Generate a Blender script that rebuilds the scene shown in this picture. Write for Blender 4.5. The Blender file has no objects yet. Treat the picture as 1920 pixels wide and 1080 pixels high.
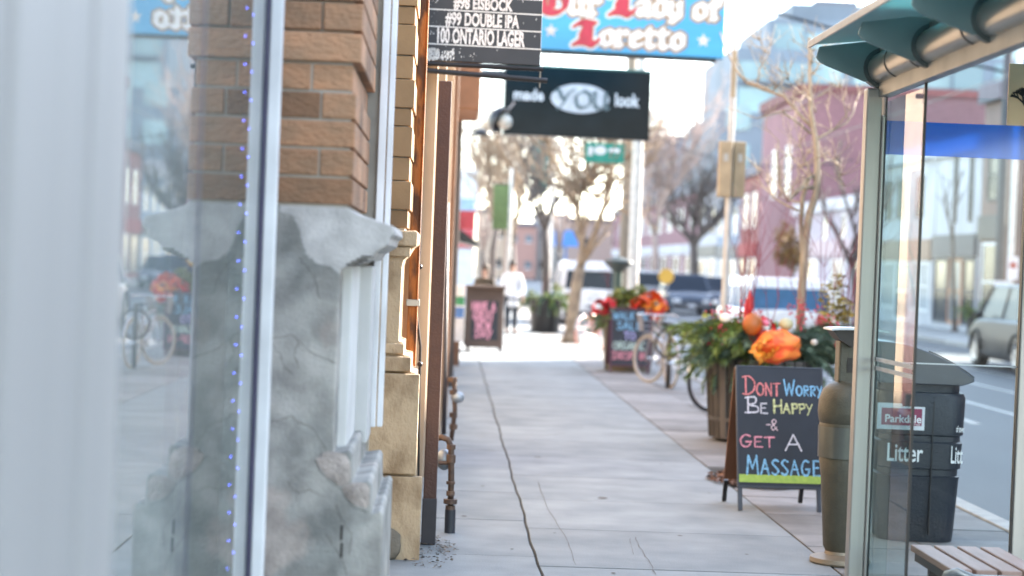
import bpy, bmesh, math, random
from mathutils import Vector, Matrix
random.seed(7)
R = math.radians
C = bpy.context.scene.collection
sc = bpy.context.scene

# ------------------------------------------------------------------ camera
FPX = 3500.0
VPX, VPY, ROLL, CAMH = 845.0, 490.0, 0.038, 1.65
yc = Vector((VPX - 960, -(VPY - 540), -FPX)).normalized()
zc = Vector((math.sin(ROLL), math.cos(ROLL), 0))
zc = (zc - yc * zc.dot(yc)).normalized()
xc = yc.cross(zc)
CR = Matrix((xc, yc, zc))            # camera axes -> world
cam_d = bpy.data.cameras.new('camera')
cam = bpy.data.objects.new('camera', cam_d); C.objects.link(cam); sc.camera = cam
cam.matrix_world = Matrix.Translation((0, 0, CAMH)) @ CR.to_4x4()
cam_d.sensor_width = 36; cam_d.lens = FPX / 1920 * 36
cam_d.clip_start = .05; cam_d.clip_end = 2000
cam_d.dof.use_dof = True; cam_d.dof.focus_distance = 9.6; cam_d.dof.aperture_fstop = 1.75

def P(px, py, Y):
    """point of the street at depth Y seen at photo pixel px, py"""
    d = CR @ Vector((px - 960, -(py - 540), -FPX))
    return Vector((0, 0, CAMH)) + d * (Y / d.y)
def HX(px, Y, py=490): return P(px, py, Y).x
def HZ(px, py, Y): return P(px, py, Y).z

# ------------------------------------------------------------------ world and sun
SUN_AZ, SUN_EL = 50.0, 22.0          # azimuth measured from +Y towards +X
w = bpy.data.worlds.new('World'); sc.world = w; w.use_nodes = True
nt = w.node_tree; bg = nt.nodes['Background']
sky = nt.nodes.new('ShaderNodeTexSky'); sky.sky_type = 'NISHITA'; sky.sun_disc = False
sky.sun_elevation = R(SUN_EL); sky.sun_rotation = R(SUN_AZ)
sky.dust_density = .25; sky.air_density = 1.0; sky.ozone_density = 1.0
hs = nt.nodes.new('ShaderNodeHueSaturation'); hs.inputs['Saturation'].default_value = .66
nt.links.new(sky.outputs[0], hs.inputs['Color']); nt.links.new(hs.outputs[0], bg.inputs[0]); bg.inputs[1].default_value = 0.13
sd = bpy.data.lights.new('sun', 'SUN'); sd.energy = 5.0; sd.angle = R(.5); sd.color = (1, .90, .78)
so = bpy.data.objects.new('sun', sd); C.objects.link(so)
sdir = Vector((math.sin(R(SUN_AZ)) * math.cos(R(SUN_EL)), math.cos(R(SUN_AZ)) * math.cos(R(SUN_EL)), math.sin(R(SUN_EL))))
so.rotation_euler = sdir.to_track_quat('Z', 'Y').to_euler(); so.location = sdir * 50
sc.view_settings.view_transform = 'Standard'; sc.view_settings.look = 'None'
sc.view_settings.exposure = 3.1; sc.view_settings.gamma = 1
sc.render.engine = 'CYCLES'
sc.cycles.use_denoising = True; sc.cycles.max_bounces = 8; sc.cycles.transparent_max_bounces = 16
sc.cycles.sample_clamp_indirect = 6; sc.cycles.caustics_reflective = False; sc.cycles.caustics_refractive = False

# ------------------------------------------------------------------ materials
MATS = {}
def M(name, col, rough=.6, metal=0, col2=None, scale=6, bump=0, tint=.25, spec=.5, alpha=None, detail=4, contrast=(.3, .7), stretch=(1, 1, 1), bscale=None, emit=0):
    if name in MATS: return MATS[name]
    m = bpy.data.materials.new(name); m.use_nodes = True; MATS[name] = m
    n = m.node_tree.nodes; l = m.node_tree.links; b = n['Principled BSDF']
    col2 = col2 or tuple(c * .72 for c in col)
    tc = n.new('ShaderNodeTexCoord'); mp = n.new('ShaderNodeMapping'); mp.inputs['Scale'].default_value = stretch
    l.new(tc.outputs['Object'], mp.inputs[0])
    nz = n.new('ShaderNodeTexNoise'); nz.inputs['Scale'].default_value = scale; nz.inputs['Detail'].default_value = detail
    l.new(mp.outputs[0], nz.inputs['Vector'])
    rp = n.new('ShaderNodeMapRange'); rp.inputs[1].default_value = contrast[0]; rp.inputs[2].default_value = contrast[1]
    l.new(nz.outputs[0], rp.inputs[0])
    mx = n.new('ShaderNodeMix'); mx.data_type = 'RGBA'
    l.new(rp.outputs[0], mx.inputs[0]); mx.inputs[6].default_value = (*col2, 1); mx.inputs[7].default_value = (*col, 1)
    at = n.new('ShaderNodeAttribute'); at.attribute_name = 'rnd'
    mr = n.new('ShaderNodeMapRange'); mr.inputs[3].default_value = 1 - tint; mr.inputs[4].default_value = 1 + tint * .3
    l.new(at.outputs['Fac'], mr.inputs[0])
    m2 = n.new('ShaderNodeMix'); m2.data_type = 'RGBA'; m2.blend_type = 'MULTIPLY'; m2.inputs[0].default_value = 1
    l.new(mx.outputs[2], m2.inputs[6]); l.new(mr.outputs[0], m2.inputs[7])
    l.new(m2.outputs[2], b.inputs['Base Color'])
    b.inputs['Roughness'].default_value = rough; b.inputs['Metallic'].default_value = metal
    b.inputs['Specular IOR Level'].default_value = spec
    if emit:
        b.inputs['Emission Color'].default_value = (*col, 1); b.inputs['Emission Strength'].default_value = emit
    if bump:
        n2 = n.new('ShaderNodeTexNoise'); n2.inputs['Scale'].default_value = bscale or scale * 6; n2.inputs['Detail'].default_value = 5
        l.new(mp.outputs[0], n2.inputs['Vector'])
        bp = n.new('ShaderNodeBump'); bp.inputs['Strength'].default_value = bump; bp.inputs['Distance'].default_value = .01
        l.new(n2.outputs[0], bp.inputs['Height']); l.new(bp.outputs[0], b.inputs['Normal'])
    return m

def glass(name, tint=(.9, .96, .95), rough=0.0, ior=1.5, boost=1.0, haze=0):
    """thin pane: clear glass that mirrors more and more towards grazing angles"""
    if name in MATS: return MATS[name]
    m = bpy.data.materials.new(name); m.use_nodes = True; MATS[name] = m
    n = m.node_tree.nodes; l = m.node_tree.links; n.clear()
    o = n.new('ShaderNodeOutputMaterial'); mx = n.new('ShaderNodeMixShader')
    t = n.new('ShaderNodeBsdfTransparent'); t.inputs[0].default_value = (*tint, 1)
    g = n.new('ShaderNodeBsdfGlossy'); g.inputs['Roughness'].default_value = rough
    f = n.new('ShaderNodeFresnel'); f.inputs['IOR'].default_value = ior
    ge = n.new('ShaderNodeNewGeometry'); inv = n.new('ShaderNodeMath'); inv.operation = 'SUBTRACT'; inv.inputs[0].default_value = boost
    sb = n.new('ShaderNodeMath'); sb.operation = 'MULTIPLY'; sb.inputs[1].default_value = boost; l.new(ge.outputs['Backfacing'], sb.inputs[0]); l.new(sb.outputs[0], inv.inputs[1])
    fm = n.new('ShaderNodeMath'); fm.operation = 'MULTIPLY'; fm.use_clamp = True; l.new(f.outputs[0], fm.inputs[0]); l.new(inv.outputs[0], fm.inputs[1])
    l.new(fm.outputs[0], mx.inputs[0]); l.new(g.outputs[0], mx.inputs[2])
    if haze:
        d = n.new('ShaderNodeBsdfDiffuse'); d.inputs[0].default_value = (.8, .85, .86, 1)
        m3 = n.new('ShaderNodeMixShader'); m3.inputs[0].default_value = haze
        l.new(t.outputs[0], m3.inputs[1]); l.new(d.outputs[0], m3.inputs[2]); l.new(m3.outputs[0], mx.inputs[1])
    else: l.new(t.outputs[0], mx.inputs[1])
    l.new(mx.outputs[0], o.inputs[0])
    return m

def stone_material():
    """pale limestone with damp grey patches, cracks and pits"""
    m = M('pier_stone', (.52, .495, .455), rough=.85, col2=(.32, .32, .30), scale=4.2, bump=.45, tint=.12, contrast=(.36, .62), detail=9, bscale=90)
    n = m.node_tree.nodes; l = m.node_tree.links; b = n['Principled BSDF']
    src = b.inputs['Base Color'].links[0].from_socket
    tc = n.new('ShaderNodeTexCoord')
    # fresh light patches near the cap, jagged lower border
    sp = n.new('ShaderNodeSeparateXYZ'); l.new(tc.outputs['Object'], sp.inputs[0])
    nz = n.new('ShaderNodeTexNoise'); nz.inputs['Scale'].default_value = 4.5; nz.inputs['Detail'].default_value = 7
    l.new(tc.outputs['Object'], nz.inputs['Vector'])
    xz = n.new('ShaderNodeMath'); xz.operation = 'ADD'; l.new(sp.outputs[0], xz.inputs[0]); l.new(sp.outputs[2], xz.inputs[1])
    a = n.new('ShaderNodeMath'); a.operation = 'MULTIPLY_ADD'; a.inputs[1].default_value = .55
    l.new(nz.outputs[0], a.inputs[0]); l.new(xz.outputs[0], a.inputs[2])
    r = n.new('ShaderNodeMapRange'); r.inputs[1].default_value = 1.475; r.inputs[2].default_value = 1.487; l.new(a.outputs[0], r.inputs[0])
    mx = n.new('ShaderNodeMix'); mx.data_type = 'RGBA'; mx.inputs[7].default_value = (.64, .61, .585, 1)
    l.new(r.outputs[0], mx.inputs[0]); l.new(src, mx.inputs[6])
    # broken patch of warm inner stone low down
    nw = n.new('ShaderNodeTexNoise'); nw.inputs['Scale'].default_value = 2.6; nw.inputs['Detail'].default_value = 5
    l.new(tc.outputs['Object'], nw.inputs['Vector'])
    rw = n.new('ShaderNodeMapRange'); rw.inputs[1].default_value = .60; rw.inputs[2].default_value = .64; rw.inputs[4].default_value = .8; l.new(nw.outputs[0], rw.inputs[0])
    mw = n.new('ShaderNodeMix'); mw.data_type = 'RGBA'; mw.inputs[7].default_value = (.54, .46, .41, 1)
    l.new(rw.outputs[0], mw.inputs[0]); l.new(mx.outputs[2], mw.inputs[6])
    # water stains in soft darker blotches
    n3 = n.new('ShaderNodeTexNoise'); n3.inputs['Scale'].default_value = 9; n3.inputs['Detail'].default_value = 8; n3.inputs['Distortion'].default_value = .2
    l.new(tc.outputs['Object'], n3.inputs['Vector'])
    r3 = n.new('ShaderNodeMapRange'); r3.inputs[1].default_value = .36; r3.inputs[2].default_value = .62; r3.inputs[3].default_value = .62; l.new(n3.outputs[0], r3.inputs[0])
    mk = n.new('ShaderNodeMix'); mk.data_type = 'RGBA'; mk.blend_type = 'MULTIPLY'; mk.inputs[0].default_value = 1
    l.new(mw.outputs[2], mk.inputs[6]); l.new(r3.outputs[0], mk.inputs[7]); l.new(mk.outputs[2], b.inputs['Base Color'])
    return m

# ------------------------------------------------------------------ mesh builder
class MB:
    def __init__(s): s.v = []; s.f = []; s.r = []; s.jit = 0
    def add(s, vs, fs, rnd=None):
        k = len(s.v); s.v += [tuple(p) for p in vs]; rnd = random.random() if rnd is None else rnd
        for f in fs: s.f.append(tuple(i + k for i in f)); s.r.append(rnd)
        return s
    def box(s, x0, x1, y0, y1, z0, z1, rnd=None, mtx=None):
        vs = [Vector((x, y, z)) for z in (z0, z1) for y in (y0, y1) for x in (x0, x1)]
        if mtx: vs = [mtx @ p for p in vs]
        return s.add(vs, [(0, 2, 3, 1), (4, 5, 7, 6), (0, 1, 5, 4), (2, 6, 7, 3), (0, 4, 6, 2), (1, 3, 7, 5)], rnd)
    def prism(s, poly, fn, t0, t1, rnd=None):
        """poly: 2D points, fn(a,b,t)->3D"""
        n = len(poly); vs = [fn(a, b, t0) for a, b in poly] + [fn(a, b, t1) for a, b in poly]
        fs = [tuple(range(n))[::-1], tuple(range(n, 2 * n))] + [(i, (i + 1) % n, n + (i + 1) % n, n + i) for i in range(n)]
        return s.add(vs, fs, rnd)
    def tube(s, pts, r, n=8, rnd=None, cap=True, scale=(1, 1)):
        pts = [Vector(p) for p in pts]; m = len(pts)
        rs = r if isinstance(r, (list, tuple)) else [r] * m
        vs = []; up = None
        for i, p in enumerate(pts):
            d = (pts[min(i + 1, m - 1)] - pts[max(i - 1, 0)])
            if d.length < 1e-9: d = Vector((0, 0, 1))
            d.normalize()
            if up is None: up = Vector((0, 0, 1)) if abs(d.z) < .9 else Vector((1, 0, 0))
            a = d.cross(up).normalized(); b = a.cross(d); up = b
            for k in range(n):
                t = 2 * math.pi * k / n
                vs.append(p + (a * math.cos(t) * scale[0] + b * math.sin(t) * scale[1]) * rs[i])
        fs = [(i * n + k, i * n + (k + 1) % n, (i + 1) * n + (k + 1) % n, (i + 1) * n + k) for i in range(m - 1) for k in range(n)]
        if cap: fs += [tuple(range(n))[::-1], tuple(range((m - 1) * n, m * n))]
        return s.add(vs, fs, rnd)
    def lathe(s, prof, c=(0, 0, 0), n=24, rnd=None, sx=1, sy=1, a0=0, a1=2 * math.pi):
        full = abs(a1 - a0 - 2 * math.pi) < 1e-6; m = n if full else n + 1
        vs = [(c[0] + r * sx * math.cos(a0 + (a1 - a0) * k / n), c[1] + r * sy * math.sin(a0 + (a1 - a0) * k / n), c[2] + z) for r, z in prof for k in range(m)]
        fs = []
        for i in range(len(prof) - 1):
            for k in range(n):
                k2 = (k + 1) % m
                fs.append((i * m + k, i * m + k2, (i + 1) * m + k2, (i + 1) * m + k))
        return s.add(vs, fs, rnd)
    def ball(s, c, r, n=10, rnd=None, sz=1, sx=1, sy=1):
        prof = [(r * math.sin(math.pi * i / n) + 1e-5, -r * sz * math.cos(math.pi * i / n)) for i in range(n + 1)]
        return s.lathe(prof, c, max(8, n), rnd, sx, sy)
    def quad(s, a, b, c, d, rnd=None): return s.add([a, b, c, d], [(0, 1, 2, 3)], rnd)
    def build(s, name, m, parent=None, bevel=0, smooth=False, seg=2, mtx=None):
        me = bpy.data.meshes.new(name)
        vs = [mtx @ Vector(p) for p in s.v] if mtx else s.v
        me.from_pydata(vs, [], s.f); me.materials.append(m)
        at = me.attributes.new('rnd', 'FLOAT', 'FACE'); at.data.foreach_set('value', s.r)
        me.update()
        if smooth == True:
            me.polygons.foreach_set('use_smooth', [True] * len(me.polygons))
        o = bpy.data.objects.new(name, me); C.objects.link(o)
        if parent:
            o.parent = parent
        if smooth == 'auto':
            bm = bmesh.new(); bm.from_mesh(me)
            for f in bm.faces: f.smooth = True
            for e in bm.edges:
                if len(e.link_faces) == 2 and e.calc_face_angle(0) > .6: e.smooth = False
            bm.to_mesh(me); bm.free()
        if bevel:
            b = o.modifiers.new('bevel', 'BEVEL'); b.width = bevel; b.segments = seg; b.limit_method = 'ANGLE'; b.angle_limit = .6
        return o

def tag(o, label=None, cat=None, group=None, kind=None):
    if label: o['label'] = label
    if cat: o['category'] = cat
    if group: o['group'] = group
    if kind: o['kind'] = kind
    return o
def thing(name, label, cat, loc=(0, 0, 0), rz=0, group=None):
    o = bpy.data.objects.new(name, None); C.objects.link(o); o.empty_display_size = .1
    o.location = loc; o.rotation_euler = (0, 0, rz)
    return tag(o, label, cat, group)
def copy_tree(o, parent=None):
    c = o.copy(); C.objects.link(c)
    if parent: c.parent = parent
    for ch in [x for x in C.objects if x.parent == o]: copy_tree(ch, c)
    return c

def loft(rings, cap=True):
    mb = MB(); n = len(rings[0]); vs = [p for r_ in rings for p in r_]
    fs = [(i * n + k, i * n + (k + 1) % n, (i + 1) * n + (k + 1) % n, (i + 1) * n + k) for i in range(len(rings) - 1) for k in range(n)]
    if cap: fs += [tuple(range(n))[::-1], tuple(range((len(rings) - 1) * n, len(rings) * n))]
    return mb.add(vs, fs, .5)
# ------------------------------------------------------------------ lettering
def hull(pts):
    pts = sorted(set(pts))
    def half(ps):
        h = []
        for p in ps:
            while len(h) > 1 and (h[-1][0] - h[-2][0]) * (p[1] - h[-2][1]) - (h[-1][1] - h[-2][1]) * (p[0] - h[-2][0]) <= 0: h.pop()
            h.append(p)
        return h
    a = half(pts); b = half(pts[::-1]); return a[:-1] + b[:-1]
def smooth_line(pts, k=5):
    if len(pts) < 3: return pts
    q = [pts[0]] + list(pts) + [pts[-1]]; out = []
    for i in range(1, len(q) - 2):
        for j in range(k):
            t = j / k
            out.append(tuple(.5 * (2 * q[i][d] + (q[i + 1][d] - q[i - 1][d]) * t + (2 * q[i - 1][d] - 5 * q[i][d] + 4 * q[i + 1][d] - q[i + 2][d]) * t * t + (3 * q[i][d] - q[i - 1][d] - 3 * q[i + 1][d] + q[i + 2][d]) * t ** 3) for d in (0, 1)))
    return out + [tuple(pts[-1])]
CH = {
 'D': [[(.12, .98), (.12, .02)], [(-.05, .95), (.3, 1), (.6, .7), (.55, .25), (.2, .02), (-.05, .06)]],
 'O': [[(.3, 1), (.05, .75), (.05, .25), (.3, 0), (.55, .25), (.55, .75), (.3, 1)]],
 'N': [[(.05, 0), (.05, 1)], [(.05, 1), (.5, 0)], [(.5, 0), (.5, 1)]],
 'T': [[(.28, 1), (.28, 0)], [(0, .97), (.58, 1)]],
 'W': [[(0, 1), (.15, 0)], [(.15, 0), (.32, .75)], [(.32, .75), (.48, 0)], [(.48, 0), (.65, 1)]],
 'R': [[(.08, 1), (.08, 0)], [(.02, .95), (.4, .98), (.45, .65), (.1, .5)], [(.15, .5), (.5, 0)]],
 'Y': [[(0, 1), (.25, .5)], [(.52, 1), (.12, -.15)]],
 'B': [[(.1, 1), (.1, 0)], [(-.02, .95), (.4, 1), (.42, .65), (.12, .52), (.5, .4), (.5, .08), (-.02, .02)]],
 'E': [[(.08, 1), (.08, 0)], [(.08, .98), (.48, 1)], [(.08, .52), (.4, .54)], [(.08, .02), (.52, .0)]],
 'H': [[(.06, 1), (.06, 0)], [(.5, 1), (.5, 0)], [(.06, .5), (.5, .54)]],
 'A': [[(0, 0), (.27, 1)], [(.27, 1), (.54, 0)], [(.1, .38), (.46, .4)]],
 'P': [[(.08, 1), (.08, 0)], [(.02, .96), (.42, .98), (.45, .6), (.1, .48)]],
 '&': [[(.5, .0), (.15, .75), (.3, 1), (.42, .75), (.1, .3), (.22, 0), (.45, .3)], [(-.25, .5), (.05, .5)]],
 'G': [[(.5, .9), (.25, 1), (.03, .6), (.1, .1), (.35, 0), (.5, .2), (.5, .42)], [(.3, .42), (.56, .42)]],
 'M': [[(.02, 0), (.1, 1)], [(.1, 1), (.32, .3)], [(.32, .3), (.54, 1)], [(.54, 1), (.62, 0)]],
 'S': [[(.45, .9), (.22, 1), (.05, .78), (.25, .52), (.45, .25), (.25, 0), (.02, .12)]],
 'L': [[(.08, 1), (.08, 0)], [(.08, .02), (.48, 0)]],
 'K': [[(.08, 1), (.08, 0)], [(.48, 1), (.1, .45)], [(.15, .5), (.5, 0)]],
 'I': [[(.25, 1), (.25, 0)]], 'V': [[(0, 1), (.25, 0)], [(.25, 0), (.5, 1)]],
 'C': [[(.5, .88), (.25, 1), (.03, .6), (.1, .1), (.3, 0), (.5, .12)]],
 'U': [[(.05, 1), (.05, .25), (.28, 0), (.5, .25), (.5, 1)]], '-': [[(.1, .5), (.4, .5)]],
}
BL = {
 'u': [[(0, .9), (.1, 1), (.1, .15), (.22, 0), (.47, .18)], [(.4, .9), (.5, 1), (.5, .1), (.62, 0)]],
 'r': [[(0, .9), (.12, 1), (.12, .12), (.02, .0)], [(.12, .1), (.26, 0)], [(.14, .8), (.38, 1), (.5, .85)]],
 'a': [[(.05, .85), (.3, 1), (.46, .85), (.46, .1), (.58, 0)], [(.46, .55), (.1, .42), (.06, .15), (.2, 0), (.46, .15)]],
 'd': [[(.1, 1.45), (.5, 1.0), (.5, .15), (.3, 0), (.08, .15), (.08, .8), (.3, 1)]],
 'y': [[(0, .9), (.1, 1), (.1, .2), (.25, .05), (.5, .2)], [(.4, .9), (.5, 1), (.5, 0), (.3, -.35), (.1, -.28)]],
 'o': [[(.3, 1), (.08, .82), (.08, .18), (.28, 0), (.5, .18), (.5, .82), (.3, 1)]],
 'f': [[(.55, 1.35), (.38, 1.5), (.2, 1.3), (.2, .1), (.1, 0)], [(.2, .1), (.32, 0)], [(0, .95), (.46, .98)]],
 'e': [[(.1, .5), (.48, .72), (.3, 1), (.08, .82), (.08, .18), (.28, 0), (.52, .18)]],
 't': [[(.16, 1.3), (.16, .15), (.28, 0), (.44, .1)], [(0, .95), (.42, .98)]],
 'O': [[(.5, 1.45), (.12, 1.2), (.05, .4), (.35, 0), (.8, .1), (1, .7), (.85, 1.2), (.5, 1.45)], [(.42, 1.15), (.42, .3)]],
 'L': [[(.05, 1.3), (.3, 1.5), (.5, 1.35), (.36, .8), (.36, .25), (.05, .02)], [(.1, .08), (.5, .14), (.85, -.02), (1, .28)], [(.3, 1.5), (.8, 1.38)], [(.62, .25), (.62, 1.15)]],
 'Y': [[(-.1, 1.0), (.1, 1.1), (.3, .6), (.45, .5)], [(.85, 1.15), (.6, .9), (.35, .2), (.1, -.1)]],
 'U': [[(0, .95), (.12, 1.05), (.1, .3), (.3, 0), (.6, .25), (.65, 1.05)], [(.65, .6), (.68, .05), (.82, 0)]],
}
def layout(font, text, gap, space=.45, small=None):
    """-> list of strokes in line units; small: scale of letters after the first of a word"""
    out = []; x = 0; first = True
    for ch in text:
        if ch == ' ': x += space; first = True; continue
        g = font[ch]; k = 1 if (first or not small) else small
        for st in g: out.append([(x + px * k, py * k) for px, py in st])
        x += max(p[0] for st in g for p in st) * k + gap; first = False
    return out, x - gap
def strokes_mesh(strokes, fit, fn, r, nib=0, ang=40, curve=True, jitter=0, layer=0.0, grow=0, th=.0008):
    """strokes fitted into fit=(x0,x1,y0,y1) of sign space, fn(u,v,depth)->3D"""
    xs = [p[0] for s_ in strokes for p in s_]; ys = [p[1] for s_ in strokes for p in s_]
    ax = (fit[1] - fit[0]) / (max(xs) - min(xs)); ay = (fit[3] - fit[2]) / (max(ys) - min(ys))
    mb = MB(); k = 0; n = (math.cos(R(ang)) * nib / 2, math.sin(R(ang)) * nib / 2)
    for st in strokes:
        pts = [(fit[0] + (p[0] - min(xs)) * ax, fit[2] + (p[1] - min(ys)) * ay) for p in st]
        if curve: pts = smooth_line(pts)
        for p, q in zip(pts, pts[1:]):
            rr = (r + grow) * (1 + random.uniform(-jitter, jitter)); k += 1
            cl = [(c[0] + e * n[0] + rr * math.cos(t * math.pi / 4), c[1] + e * n[1] + rr * math.sin(t * math.pi / 4)) for c in (p, q) for e in (-1, 1) for t in range(8)]
            h = hull([(round(a, 5), round(b, 5)) for a, b in cl])
            mb.prism(h, fn, layer, layer + th + (k % 17) * .00007)
    return mb
def text_mb(text, fit, fn, bold=.0, layer=.002, shear=0, th=.001):
    cu = bpy.data.curves.new('t', 'FONT'); cu.body = text; cu.offset = bold; cu.shear = shear; cu.resolution_u = 3
    o = bpy.data.objects.new('t', cu); C.objects.link(o)
    bpy.context.view_layer.update()
    me = bpy.data.meshes.new_from_object(o.evaluated_get(bpy.context.evaluated_depsgraph_get()))
    bpy.data.objects.remove(o)
    xs = [v.co.x for v in me.vertices]; ys = [v.co.y for v in me.vertices]
    ax = (fit[1] - fit[0]) / (max(xs) - min(xs)); ay = (fit[3] - fit[2]) / (max(ys) - min(ys))
    mb = MB()
    mb.add([fn(fit[0] + (v.co.x - min(xs)) * ax, fit[2] + (v.co.y - min(ys)) * ay, layer) for v in me.vertices], [tuple(p.vertices) for p in me.polygons])
    bpy.data.meshes.remove(me); return mb

# ------------------------------------------------------------------ common materials
white_paint = M('white_paint', (.80, .81, .82), .45, tint=.05)
white_metal = M('white_metal', (.86, .87, .9), .35, tint=.04, scale=3)
black_metal = M('black_metal', (.009, .009, .011), .4)
dark_grey = M('dark_grey', (.06, .06, .065), .5)
steel = M('brushed_steel', (.46, .44, .41), .38, .35, col2=(.38, .365, .34), scale=3, stretch=(8, 8, .4), bump=.05)
cream = M('cream_plaster', (.44, .33, .23), .8, scale=2, bump=.2)
dark_win = M('window_dark', (.022, .03, .042), .2, spec=.4)
pale_win = M('window_pale', (.16, .20, .24), .3, spec=.4)
mortar = M('mortar', (.60, .54, .46), .9, bump=.3)
rubber = M('rubber', (.02, .02, .02), .8)
chrome = M('chrome', (.75, .75, .76), .15, 1)

# ================================================================== SETTING
KERB, OPP_KERB, OPP_WALL = 3.78, 14.0, 17.0
def flat(name, x0, x1, y0, y1, z, m, th=.3):
    return tag(MB().box(x0, x1, y0, y1, z - th, z).build(name, m), kind='structure')
ground = tag(MB().box(-400, 600, -200, 900, -1.2, -.45).build('ground', M('ground_soil', (.16, .15, .13), .95, scale=.3)), kind='structure')
asphalt = M('asphalt', (.105, .11, .118), .62, col2=(.075, .078, .085), scale=.5, bump=.35, bscale=60, detail=8, stretch=(1, .35, 1), spec=.35)
flat('road', KERB + .16, OPP_KERB - .16, -20, 260, -.12, asphalt)
concrete = M('slab_concrete', (.265, .292, .302), .78, col2=(.165, .190, .202), scale=2.2, bump=.35, bscale=70, tint=.12, detail=10)
joint = M('joint_dirt', (.05, .05, .045), .95, scale=20)
flat('pavement_bed', -3, KERB, -6, 200, -.012, joint, .28)
mb = MB()
y = 10.2 - 1.46 * 12; k = 0
while y < 130:
    for (x0, x1, off) in ((-1.3, .535, .32), (.550, 2.22, 0)):
        a = y + off
        # slab outline with slightly wavy inner edge
        nseg = 6; e = .009
        def wob(t): return .006 * math.sin(t * 2.1) + .004 * math.sin(t * 7.7 + 1)
        ys = [a + e + (1.46 - 2 * e) * i / nseg for i in range(nseg + 1)]
        if x1 < 1: poly = [(x0, ys[0])] + [(x1 + wob(t), t) for t in ys] + [(x0, ys[-1])]
        else: poly = [(x0 + wob(t), t) for t in ys][::-1] + [(x1, ys[0]), (x1, ys[-1])]
        dz = random.uniform(-.0015, .0015)
        mb.prism(poly, lambda a_, b_, t: (a_, b_, t), -.1, dz)
    y += 1.46; k += 1
tag(mb.build('pavement', concrete, bevel=.003, seg=1), kind='structure')
paver = M('paver_concrete', (.275, .27, .265), .85, col2=(.20, .20, .20), scale=4, bump=.4, tint=.35)
mb = MB(); y = 2.0; row = 0
while y < 70:
    x = 2.235; j = 0
    while x < KERB - .05:
        x1 = min(x + .76, KERB - .01)
        if not (14.1 < y < 15.3 and 2.2 < x < 2.9): mb.box(x + .004, x1 - .004, y + .004, y + .486, -.1, random.uniform(-.004, .002) - .004)
        x = x1 + (.001); j += 1
    y += .49; row += 1
tag(mb.build('paving_strip', paver), kind='structure')
mb = MB(); y = -6
while y < 200: mb.box(KERB, KERB + .155, y + .004, y + 1.8, -.3, .004); y += 1.8
tag(mb.build('kerb', M('kerb_stone', (.45, .44, .42), .8, bump=.3), bevel=.012), kind='structure')
mb = MB(); y = -6
while y < 260: mb.box(OPP_KERB - .155, OPP_KERB, y + .004, y + 2.4, -.3, .004); y += 2.4
tag(mb.build('far_kerb', M('kerb_stone', (.45, .44, .42))), kind='structure')
flat('far_pavement', OPP_KERB, OPP_WALL + 8, -20, 260, .0, M('far_concrete', (.42, .41, .40), .8, scale=1, bump=.2))
mb = MB()
for (x, y0, y1) in ((6.55, 5, 240),):
    y = y0
    while y < y1: mb.box(x, x + .12, y, y + 3, -.13, -.116); y += 6
tag(mb.build('road_markings', M('road_paint', (.6, .6, .56), .7)), kind='structure')
mb = MB()
for x in (7.6, 9.1, 10.6, 12.1): mb.box(x, x + .09, -20, 250, -.13, -.117)
tag(mb.build('tram_rails', M('rail_steel', (.32, .31, .30), .3, .8)), kind='structure')
# hairline cracks and gum marks on the slabs
mb = MB(); rg = random.Random(14)
def gp(px, py):
    d = CR @ Vector((px - 960, -(py - 540), -FPX)); q = Vector((0, 0, CAMH)) + d * (-CAMH / d.z); return q
def hair(pts, w_):
    q = [gp(*p) for p in pts]; o_ = []
    for a_, b_ in zip(q, q[1:]):
        for i in range(6): v = a_.lerp(b_, i / 6); o_.append(Vector((v.x + rg.gauss(0, .004), v.y + rg.gauss(0, .01), .0025)))
    o_.append(Vector((q[-1].x, q[-1].y, .0025)))
    for a_, b_ in zip(o_, o_[1:]):
        dd = (b_ - a_).normalized().cross(Vector((0, 0, 1))) * w_ * rg.uniform(.5, 1.2); mb.add([a_ - dd, b_ - dd, b_ + dd, a_ + dd], [(0, 1, 2, 3)])
hair([(1191, 1008), (1202, 1030), (1216, 1052), (1230, 1078)], .003); hair([(1182, 1010), (1188, 1040)], .002); hair([(1008, 905), (1030, 960), (1062, 1010), (1080, 1060)], .0022)
hair([(1000, 820), (1060, 812), (1150, 815)], .006); hair([(880, 840), (930, 845)], .005)
for (px, py, r_) in ((1130, 934, .035), (1275, 1005, .016), (1008, 857, .03), (1150, 1075, .012), (905, 912, .014), (870, 968, .018), (1330, 925, .012), (1040, 1000, .009), (1400, 1040, .011), (1240, 870, .012), (1090, 800, .016), (960, 1030, .01)):
    q = gp(px, py); mb.add([(q.x + r_ * (1 + .2 * math.sin(3 * i)) * math.cos(i * .6283), q.y + r_ * math.sin(i * .6283) * 1.6, .0028) for i in range(10)], [tuple(range(10))])
tag(mb.build('pavement_marks', M('grime', (.15, .15, .145), .9)), kind='structure')
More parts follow.
